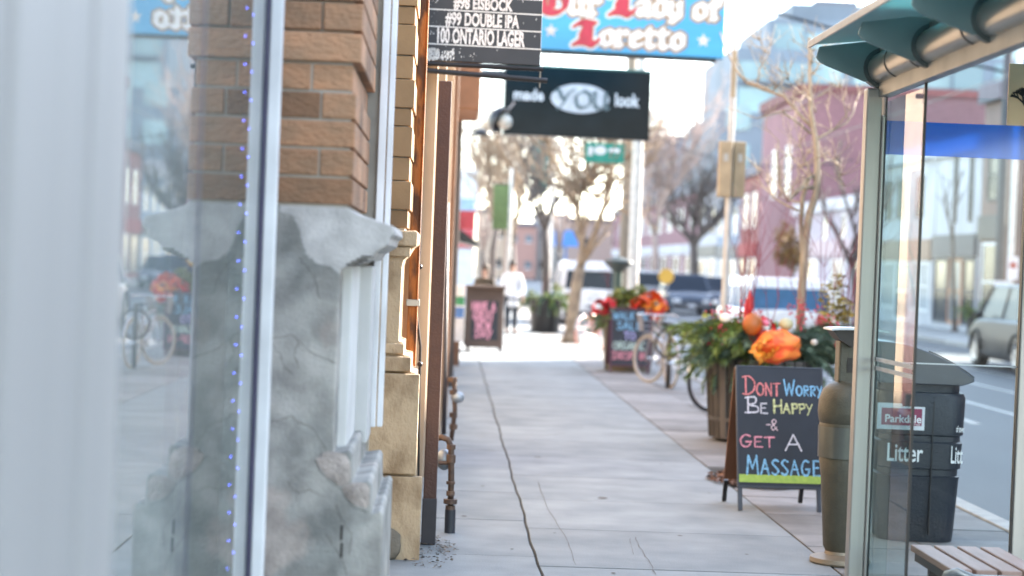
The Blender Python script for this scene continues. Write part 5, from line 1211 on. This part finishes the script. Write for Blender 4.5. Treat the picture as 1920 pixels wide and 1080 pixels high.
mb = MB()
for i in range(12): leaf_cloud(mb, lp2(rg.uniform(1140, 1205), rg.uniform(545, 572), 30 + rg.uniform(-.2, .2)), .14, .14, .12, 70, .05, rg)
mb.build('lime_sprigs', lime, t)
planter('black round planter of dark greenery by the dark forked tree', 45.6, 1020, 560, .40, black_metal, 71, .7)
planter('dark planter of evergreens across the road in front of the navy shopfront', 56, 1835, 585, .42, black_metal, 73, .6)

# ================================================================== BICYCLES
def bicycle(label, loc, rz, col, tyre_m, rim_m, basket=False, kids=1.0, steer=0):
    t = thing('bicycle', label, 'bicycle', loc, rz, 'bicycles parked along the kerb')
    r = .335; f = .53
    def wheel(x, st=0):
        wm = MB(); n = 40; pts = [(r * math.cos(2 * math.pi * i / n), 0, r * math.sin(2 * math.pi * i / n)) for i in range(n)]
        def ring(mb, rad, rr, y=0, k=8):
            vs = []; fs = []
            for i in range(n):
                a = 2 * math.pi * i / n
                for j in range(k):
                    b = 2 * math.pi * j / k; R_ = rad + rr * math.cos(b); vs.append((R_ * math.cos(a), rr * math.sin(b) + y, R_ * math.sin(a)))
            for i in range(n):
                for j in range(k): fs.append((i * k + j, i * k + (j + 1) % k, ((i + 1) % n) * k + (j + 1) % k, ((i + 1) % n) * k + j))
            mb.add(vs, fs, .5)
        sp = MB()
        for i in range(16):
            a = 2 * math.pi * i / 16; b = a + .5 * (1 if i % 2 else -1); sp.tube([(.02 * math.cos(b), .03 * (1 if i % 2 else -1), .02 * math.sin(b)), ((r - .02) * math.cos(a), 0, (r - .02) * math.sin(a))], .0016, 3)
        sp.tube([(0, -.05, 0), (0, .05, 0)], .022, 8)
        w_ = sp.build('wheel', chrome, t); w_.location = (x, 0, r + .012); w_.rotation_euler = (0, 0, st)
        m1 = MB(); ring(m1, r, .019); m1.build('tyre', tyre_m, w_, smooth=True)
        m2 = MB(); ring(m2, r - .026, .012); m2.build('rim', rim_m, w_, smooth=True)
        m3 = MB(); a_ = [((r + .035) * math.cos(q), 0, (r + .035) * math.sin(q)) for q in [R(60 + 12 * i) for i in range(10)]]; m3.tube(a_, .012, 6, scale=(2, .6)).build('mudguard', rim_m, w_, smooth=True)
    wheel(f, steer); wheel(-f)
    z = r + .012
    MB().tube([(-.02, 0, .29), (-.18, 0, .78)], .016, 8).tube([(-.15, 0, .70), (.36, 0, .80)], .015, 8).tube([(-.02, 0, .29), (.38, 0, .72)], .018, 8).tube([(.35, 0, .86), (.40, 0, .66)], .019, 8).tube([(-.02, .04, .29), (-f, .05, z)], .009, 6).tube([(-.02, -.04, .29), (-f, -.05, z)], .009, 6).tube([(-.15, .02, .70), (-f, .05, z)], .008, 6).tube([(-.15, -.02, .70), (-f, -.05, z)], .008, 6).build('frame', col, t)
    MB().tube([(.40, .0, .66), (.41, .05, .6), (f, .055, z)], .011, 6).tube([(.40, 0, .66), (.41, -.05, .6), (f, -.055, z)], .011, 6).build('fork', col, t)
    MB().tube([(.35, 0, .86), (.33, 0, .98)], .013, 7).tube([(.16, .30, .98), (.30, .26, 1.0), (.36, .08, .99), (.36, -.08, .99), (.30, -.26, 1.0), (.16, -.30, .98)], .011, 7).build('handlebar', chrome, t, smooth=True)
    s_ = MB().lathe([(.001, .03), (.11, .02), (.12, 0), (.001, -.02)], (-.22, 0, .88), 14, sx=1.1, sy=.7).tube([(-.18, 0, .78), (-.21, 0, .87)], .012, 7).build('saddle', rubber, t, smooth=True)
    MB().tube([(-.02, -.06, .29), (.12, -.07, .20)], .010, 6).tube([(-.02, .06, .29), (-.16, .07, .38)], .010, 6).lathe([(.001, 0), (.09, .0), (.09, .006), (.001, .006)], (0, 0, 0), 18).build('crankset', dark_grey, t)
    if basket:
        b = MB()
        for i in range(9): b.tube([(.42 + .03 * i, -.16, .98), (.44 + .024 * i, -.13, .75)], .004, 4).tube([(.42 + .03 * i, .16, .98), (.44 + .024 * i, .13, .75)], .004, 4)
        for zz in (.98, .9, .82, .75): k = (.98 - zz) * .13; b.tube([(.42 + k, -.16 + k, zz), (.68 - k, -.16 + k, zz), (.68 - k, .16 - k, zz), (.42 + k, .16 - k, zz), (.42 + k, -.16 + k, zz)], .004, 4)
        b.build('basket', M('basket_grey', (.4, .4, .42), .5, .4), t)
    return t
silver = M('bike_silver', (.55, .55, .58), .35, .6)
bicycle('silver grey bicycle with basket and pale tyres leaning by the purple-framed chalkboard', (P(1240, 727, 26.2).x, 26.5, 0), R(101), silver, M('pale_tyre', (.55, .52, .45), .7), silver, basket=True, steer=.4)
bicycle('bicycle with black tyres half hidden behind the big slatted planter', (P(1400, 760, 22).x, 22.2, 0), R(32), M('bike_black', (.03, .03, .035), .4), rubber, chrome, steer=.2)
t = bicycle('coral pink bicycle beside the olive round planter', (P(1118, 660, 36).x, 36.5, 0), R(60), M('bike_pink', (.75, .22, .18), .4), M('pink_tyre', (.7, .3, .25), .6), silver)
tst = thing('bike_stand', 'dark metal post and ring stand beside the silver bicycle', 'bike stand', (P(1252, 727, 26).x, 26.0, 0))
MB().tube([(0, 0, 0), (0, 0, .9)], .035, 10).build('stand_post', M('stand_dark', (.07, .06, .05), .6), tst, smooth=True)
MB().tube([(.0 + .2 * math.cos(i * .4), 0, .62 + .2 * math.sin(i * .4)) for i in range(17)], .02, 7).build('stand_ring', M('stand_dark', (.07, .06, .05)), tst, smooth=True)

# ================================================================== VEHICLES
def car(name, label, cat, x, y, rz, paint, L=4.5, W=1.8, H=1.5, style='hatch', glass_m=None, rt=.06):
    t = thing(name, label, cat, (x, y, -.12), rz, 'vehicles on the road')
    h = W / 2; g = glass_m or M('car_glass', (.014, .022, .036), .25, spec=.25)
    # stations along length: (y, z sill, belt z, half width)
    belt = H * .60
    st = {'hatch': [(-L / 2, .42, belt * .82, h * .86), (-L / 2 + .12, .28, belt * .98, h * .96), (-L * .30, .2, belt, h), (0, .2, belt, h), (L * .22, .2, belt * .98, h), (L * .30, .2, belt * .95, h * .99), (L / 2 - .25, .24, belt * .82, h * .94), (L / 2 - .02, .36, belt * .62, h * .80)],
          'van': [(-L / 2, .40, belt * .96, h * .92), (-L / 2 + .08, .26, belt, h * .98), (-L * .3, .2, belt, h), (0, .2, belt, h), (L * .3, .2, belt * .98, h), (L * .38, .2, belt * .92, h * .98), (L / 2 - .15, .25, belt * .80, h * .94), (L / 2, .36, belt * .6, h * .84)]}[style if style != 'suv' else 'van']
    rings = []
    for (yy, zs, zb, hw_) in st:
        rings.append([(-hw_ * .90, yy, zs), (-hw_ * .99, yy, zs + .12), (-hw_, yy, zs + (zb - zs) * .55), (-hw_ * .985, yy, zb - .06), (-hw_ * .93, yy, zb), (0, yy, zb + .03), (hw_ * .93, yy, zb), (hw_ * .985, yy, zb - .06), (hw_, yy, zs + (zb - zs) * .55), (hw_ * .99, yy, zs + .12), (hw_ * .90, yy, zs)])
    body = loft(rings).build('body', paint, t, smooth='auto', bevel=.01)
    yr = -L / 2 + (.55 if style == 'hatch' else .12); yrb = -L / 2 + .06
    yf0, yf1 = L * (.24 if style == 'hatch' else .34), L * (.08 if style == 'hatch' else .22)
    tw = h * .74 if style != 'van' else h * .82; bw_ = h * .91
    # greenhouse: base and top outlines
    def ghouse(z0, z1, k0=0, k1=0):
        f = lambda z: (z - belt) / (H - belt)
        out = []
        for z in (z0, z1):
            q = f(z); hw_ = bw_ + (tw - bw_) * q; ya = yrb + (yr - yrb) * q; yb = yf0 + (yf1 - yf0) * q
            out.append([(-hw_, ya, z), (hw_, ya, z), (hw_, yb, z), (-hw_, yb, z)])
        return out
    gh = ghouse(belt - .02, H - rt + .01); loft(gh).build('windows', g, t, bevel=.02)
    r0 = ghouse(H - rt, H)
    rf = MB(); a = [(p[0] * 1.02, p[1] * 1.01, p[2]) for p in r0[0]]; b = [(p[0] * .95, p[1] * .97, p[2] + .02) for p in r0[1]]
    loft([a, b]).build('roof', paint, t, bevel=.025)
    pm = MB(); lo, hi = ghouse(belt - .01, H - .04)
    for i in range(4):
        a_, b_ = Vector(lo[i]), Vector(hi[i]); pm.tube([a_ * 1.002 + Vector((0, 0, 0)), b_ * 1.0], .045, 6)
    for yy in (-.15,) + ((-L * .3,) if style != 'hatch' else ()):
        for s_ in (-1, 1): pm.tube([(s_ * bw_, yy, belt - .01), (s_ * tw, yy, H - .04)], .035, 6)
    pm.build('pillars', paint, t)
    for yy in (-L * .31, L * .31):
        for s_ in (-1, 1):
            r = .335 if style == 'hatch' else .36
            wv = MB().tube([(0, -.11, 0), (0, .11, 0)], r, 24).build('wheel', rubber, t, bevel=.02); wv.rotation_euler = (0, 0, R(90)); wv.location = (s_ * (h - .12), yy, r + .0)
            MB().lathe([(.001, .02), (.05, .03), (.1, .012), (.2, .02), (.23, .035)], n=16).build('rim', M('alloy', (.6, .6, .6), .3, .7), wv, smooth=True).matrix_local = Matrix.Rotation(R(90 if s_ > 0 else -90), 4, 'X') @ Matrix.Translation((0, 0, .10))
            MB().tube([(s_ * (h + .002), yy + (r + .05) * math.cos(q * math.pi / 10), r + (r + .05) * math.sin(q * math.pi / 10)) for q in range(11)], .03, 6).build('wheel_arch', M('arch_black', (.02, .02, .02), .7), t, smooth=True)
    for s_ in (-1, 1):
        MB().box(s_ * h * .70 - .14, s_ * h * .70 + .14, -L / 2 - .012, -L / 2 + .1, belt * .66, belt * .88).build('tail_light', M('tail_red', (.45, .02, .02), .3), t, bevel=.02)
        MB().box(s_ * h * .62 - .15, s_ * h * .62 + .15, L / 2 - .16, L / 2 + .0, belt * .50, belt * .66).build('headlight', M('lamp_clear', (.7, .72, .75), .1), t, bevel=.02)
        MB().ball((s_ * (h + .10), L * .19, belt + .06), .10, 8, sz=.7, sy=.6).build('mirror', paint, t, smooth=True)
    MB().box(-h * .88, h * .88, -L / 2 - .05, -L / 2 + .12, .30, .52).build('rear_bumper', M('bumper_grey', (.10, .10, .11), .6), t, bevel=.03)
    MB().box(-h * .86, h * .86, L / 2 - .16, L / 2 + .05, .26, .46).build('front_bumper', M('bumper_grey', (.10, .10, .11)), t, bevel=.03)
    MB().box(-.15, .15, -L / 2 - .058, -L / 2 - .048, .55, .66).build('licence_plate', M('plate_white', (.75, .76, .8), .5), t)
    MB().box(-.15, .15, L / 2 + .05, L / 2 + .058, .32, .43).build('licence_plate', M('plate_white', (.75, .76, .8)), t)
    return t
wpaint = M('paint_white', (.78, .79, .80), .18, spec=.7, tint=0); spaint = M('paint_silver', (.50, .51, .53), .25, .6, tint=0)
bronze = M('paint_bronze', (.010, .009, .008), .35, .0, tint=0); bluep = M('paint_blue', (.06, .10, .20), .2, .3, tint=0)
blue_glass = M('van_glass', (.03, .12, .25), .25, spec=.2, tint=0)
def carx(px, Y): return P(px, 560, Y).x
car('white_van', 'white van seen from behind with a broad blue-tinted rear window beyond the big planter', 'van', carx(1478, 40), 42.2, 0, wpaint, L=4.9, W=2.0, H=1.66, style='van', glass_m=blue_glass, rt=.20)
car('delivery_van', 'tall white van parked at the kerb behind the pale forked tree', 'van', carx(1112, 52), 55, 0, wpaint, L=4.8, W=1.75, H=1.90, style='van', rt=.25)
car('silver_car', 'silver grey car further off between the concrete pole and the blue car', 'car', carx(1210, 84), 86, 0, spaint, H=1.65, style='van')
car('parked_car', 'blue grey car facing the viewer far along the road behind the silver bicycle', 'car', carx(1296, 74), 76, R(180), M('paint_ice', (.035, .05, .08), .25, tint=0), H=1.6, W=1.9)
car('dark_car', 'dark navy car partly hidden behind the blue grey car', 'car', carx(1335, 84), 86, R(180), M('paint_navy', (.02, .03, .06), .25), H=1.5)
car('bronze_suv', 'bronze grey estate car seen through the bus shelter glass at the far lane', 'car', 11.95, 37.3, 0, bronze, L=4.5, W=1.85, H=1.72, style='suv')
car('far_car', 'small white car far down the road between the bare trees', 'car', carx(1180, 120), 122, 0, wpaint, H=1.5)

# ================================================================== PEOPLE
def skin_mesh(joints, edges, radii, name, m, parent, sub_=2, root=0):
    me = bpy.data.meshes.new(name); me.from_pydata(joints, edges, []); o = bpy.data.objects.new(name, me); C.objects.link(o)
    md = o.modifiers.new('skin', 'SKIN'); md.use_smooth_shade = True
    for i, r_ in enumerate(radii):
        me.skin_vertices[0].data[i].radius = r_ if isinstance(r_, tuple) else (r_, r_)
    me.skin_vertices[0].data[root].use_root = True
    s_ = o.modifiers.new('sub', 'SUBSURF'); s_.levels = sub_; s_.render_levels = sub_
    me.materials.append(m); o.parent = parent; return o
def person(label, x, y, rz, H, top_m, leg_m, hair_m, skin_m, coat_len=.52, stride=.16, seated=False):
    t = thing('person', label, 'person', (x, y, 0), rz, 'people walking on the pavement')
    k = H / 1.75
    J = []; E = []; Rr = []
    def j(p, r_, par=None):
        J.append(tuple(q * k for q in p)); Rr.append(tuple(q * k for q in r_) if isinstance(r_, tuple) else r_ * k)
        if par is not None: E.append((par, len(J) - 1))
        return len(J) - 1
    pel = j((0, 0, .93), (.15, .10)); wa = j((0, 0, 1.10), (.13, .09), pel); ch = j((0, .0, 1.30), (.16, .11), wa); nb = j((0, 0, 1.45), (.07, .06), ch); nk = j((0, 0, 1.52), .052, nb)
    hd = j((0, -.01, 1.60), (.072, .085), nk); j((0, -.01, 1.70), (.070, .085), hd)
    legs = []
    for s_, fwd in ((-1, stride), (1, -stride)):
        hp_ = j((s_ * .09, 0, .88), .085, pel); kn = j((s_ * .10, -fwd * .55, .50), .056, hp_); an = j((s_ * .10, -fwd * .9 + (.04 if fwd < 0 else 0), .09), .038, kn); j((s_ * .11, -fwd * .9 - .13, .035), (.035, .03), an)
        sh = j((s_ * .19, 0, 1.41), .058, ch); el = j((s_ * .25, fwd * .35, 1.13), .042, sh); wr = j((s_ * .25, fwd * .35 - .10, .90), .026, el); pm = j((s_ * .25, fwd * .35 - .12, .83), (.022, .035), wr)
        for q, (dy, L_) in enumerate(((-.03, .075), (-.01, .085), (.01, .08), (.028, .062))): f1 = j((s_ * .25, fwd * .35 - .13 + dy, .83 - L_ * .6), .009, pm); j((s_ * .243, fwd * .35 - .13 + dy - .01, .83 - L_ * 1.1), .008, f1)
        th_ = j((s_ * .24, fwd * .35 - .165, .83), .010, pm); j((s_ * .235, fwd * .35 - .175, .79), .008, th_)
    skin_mesh(J, E, Rr, 'body', skin_m, t)
    # trousers
    J2 = []; E2 = []; R2 = []; J, E, Rr = J2, E2, R2
    def j2(p, r_, par=None):
        J2.append(tuple(q * k for q in p)); R2.append(r_ * k if not isinstance(r_, tuple) else tuple(q * k for q in r_))
        if par is not None: E2.append((par, len(J2) - 1))
        return len(J2) - 1
    a = j2((0, 0, .98), (.165, .115))
    for s_, fwd in ((-1, stride), (1, -stride)):
        hp_ = j2((s_ * .09, 0, .86), .105, a); kn = j2((s_ * .10, -fwd * .55, .50), .078, hp_); j2((s_ * .10, -fwd * .88, .10), .062, kn)
    skin_mesh(J2, E2, R2, 'trousers', leg_m, t)
    J2, E2, R2 = [], [], []
    def j2(p, r_, par=None):
        J2.append(tuple(q * k for q in p)); R2.append(r_ * k if not isinstance(r_, tuple) else tuple(q * k for q in r_))
        if par is not None: E2.append((par, len(J2) - 1))
        return len(J2) - 1
    a = j2((0, 0, 1.05), (.17, .125)); c_ = j2((0, 0, 1.32), (.185, .13), a); j2((0, 0, 1.475), (.075, .07), c_); hm = j2((0, 0, coat_len + .30), (.185, .14), a); j2((0, 0, coat_len + .22), (.19, .145), hm)
    for s_, fwd in ((-1, stride), (1, -stride)):
        sh = j2((s_ * .19, 0, 1.40), .078, c_); el = j2((s_ * .255, fwd * .35, 1.13), .066, sh); j2((s_ * .255, fwd * .35 - .09, .93), .052, el)
    skin_mesh(J2, E2, R2, 'shirt', top_m, t)
    MB().ball((0, .02 * k, 1.69 * k), .105 * k, 12, sz=1.12, sx=.88).lathe([(.085 * k, 0), (.10 * k, .05), (.08 * k, .16 * k)], (0, .045 * k, 1.52 * k), 12).build('hair', hair_m, t, smooth=True)
    # face: looks towards -y
    fm = MB()
    for s_ in (-1, 1): fm.ball((s_ * .030 * k, -.088 * k, 1.665 * k), .010 * k, 6)
    fm.build('eyes', M('eye_dark', (.03, .02, .02), .3), t)
    MB().lathe([(.002, .03 * k), (.012 * k, 0), (.002, -.006)], (0, -.098 * k, 1.64 * k), 6).build('nose', skin_m, t)
    MB().box(-.022 * k, .022 * k, -.096 * k, -.085 * k, 1.600 * k, 1.608 * k).build('mouth', M('lip', (.35, .12, .10), .5), t)
    for s_ in (-1, 1): MB().tube([(s_ * .11 * k, -stride * s_ * -.9 * k + -.15 * k, .03 * k), (s_ * .10 * k, (-stride if s_ < 0 else stride) * .9 * k + .03 * k, .04 * k)], .045 * k, 8).build('shoe', rubber, t, smooth=True)
    return t
skin1 = M('skin_warm', (.50, .30, .22), .6, tint=0)
person('person in a long loose white shirt and dark trousers walking on the sunny pavement', P(957, 625, 43.7).x, 43.7, R(10), 1.70, M('shirt_white', (.80, .82, .86), .8, tint=0), M('trouser_dark', (.03, .04, .06), .8), M('hair_dark', (.03, .02, .015), .7), skin1, coat_len=.42, stride=.05)
person('dark haired person in brown clothes standing behind the brown sandwich board', P(905, 640, 40).x, 40.0, R(-12), 1.58, M('coat_brown', (.09, .065, .04), .85), M('trouser_dark', (.03, .04, .06)), M('hair_brown', (.06, .035, .02), .7), skin1, coat_len=.5, stride=.04)
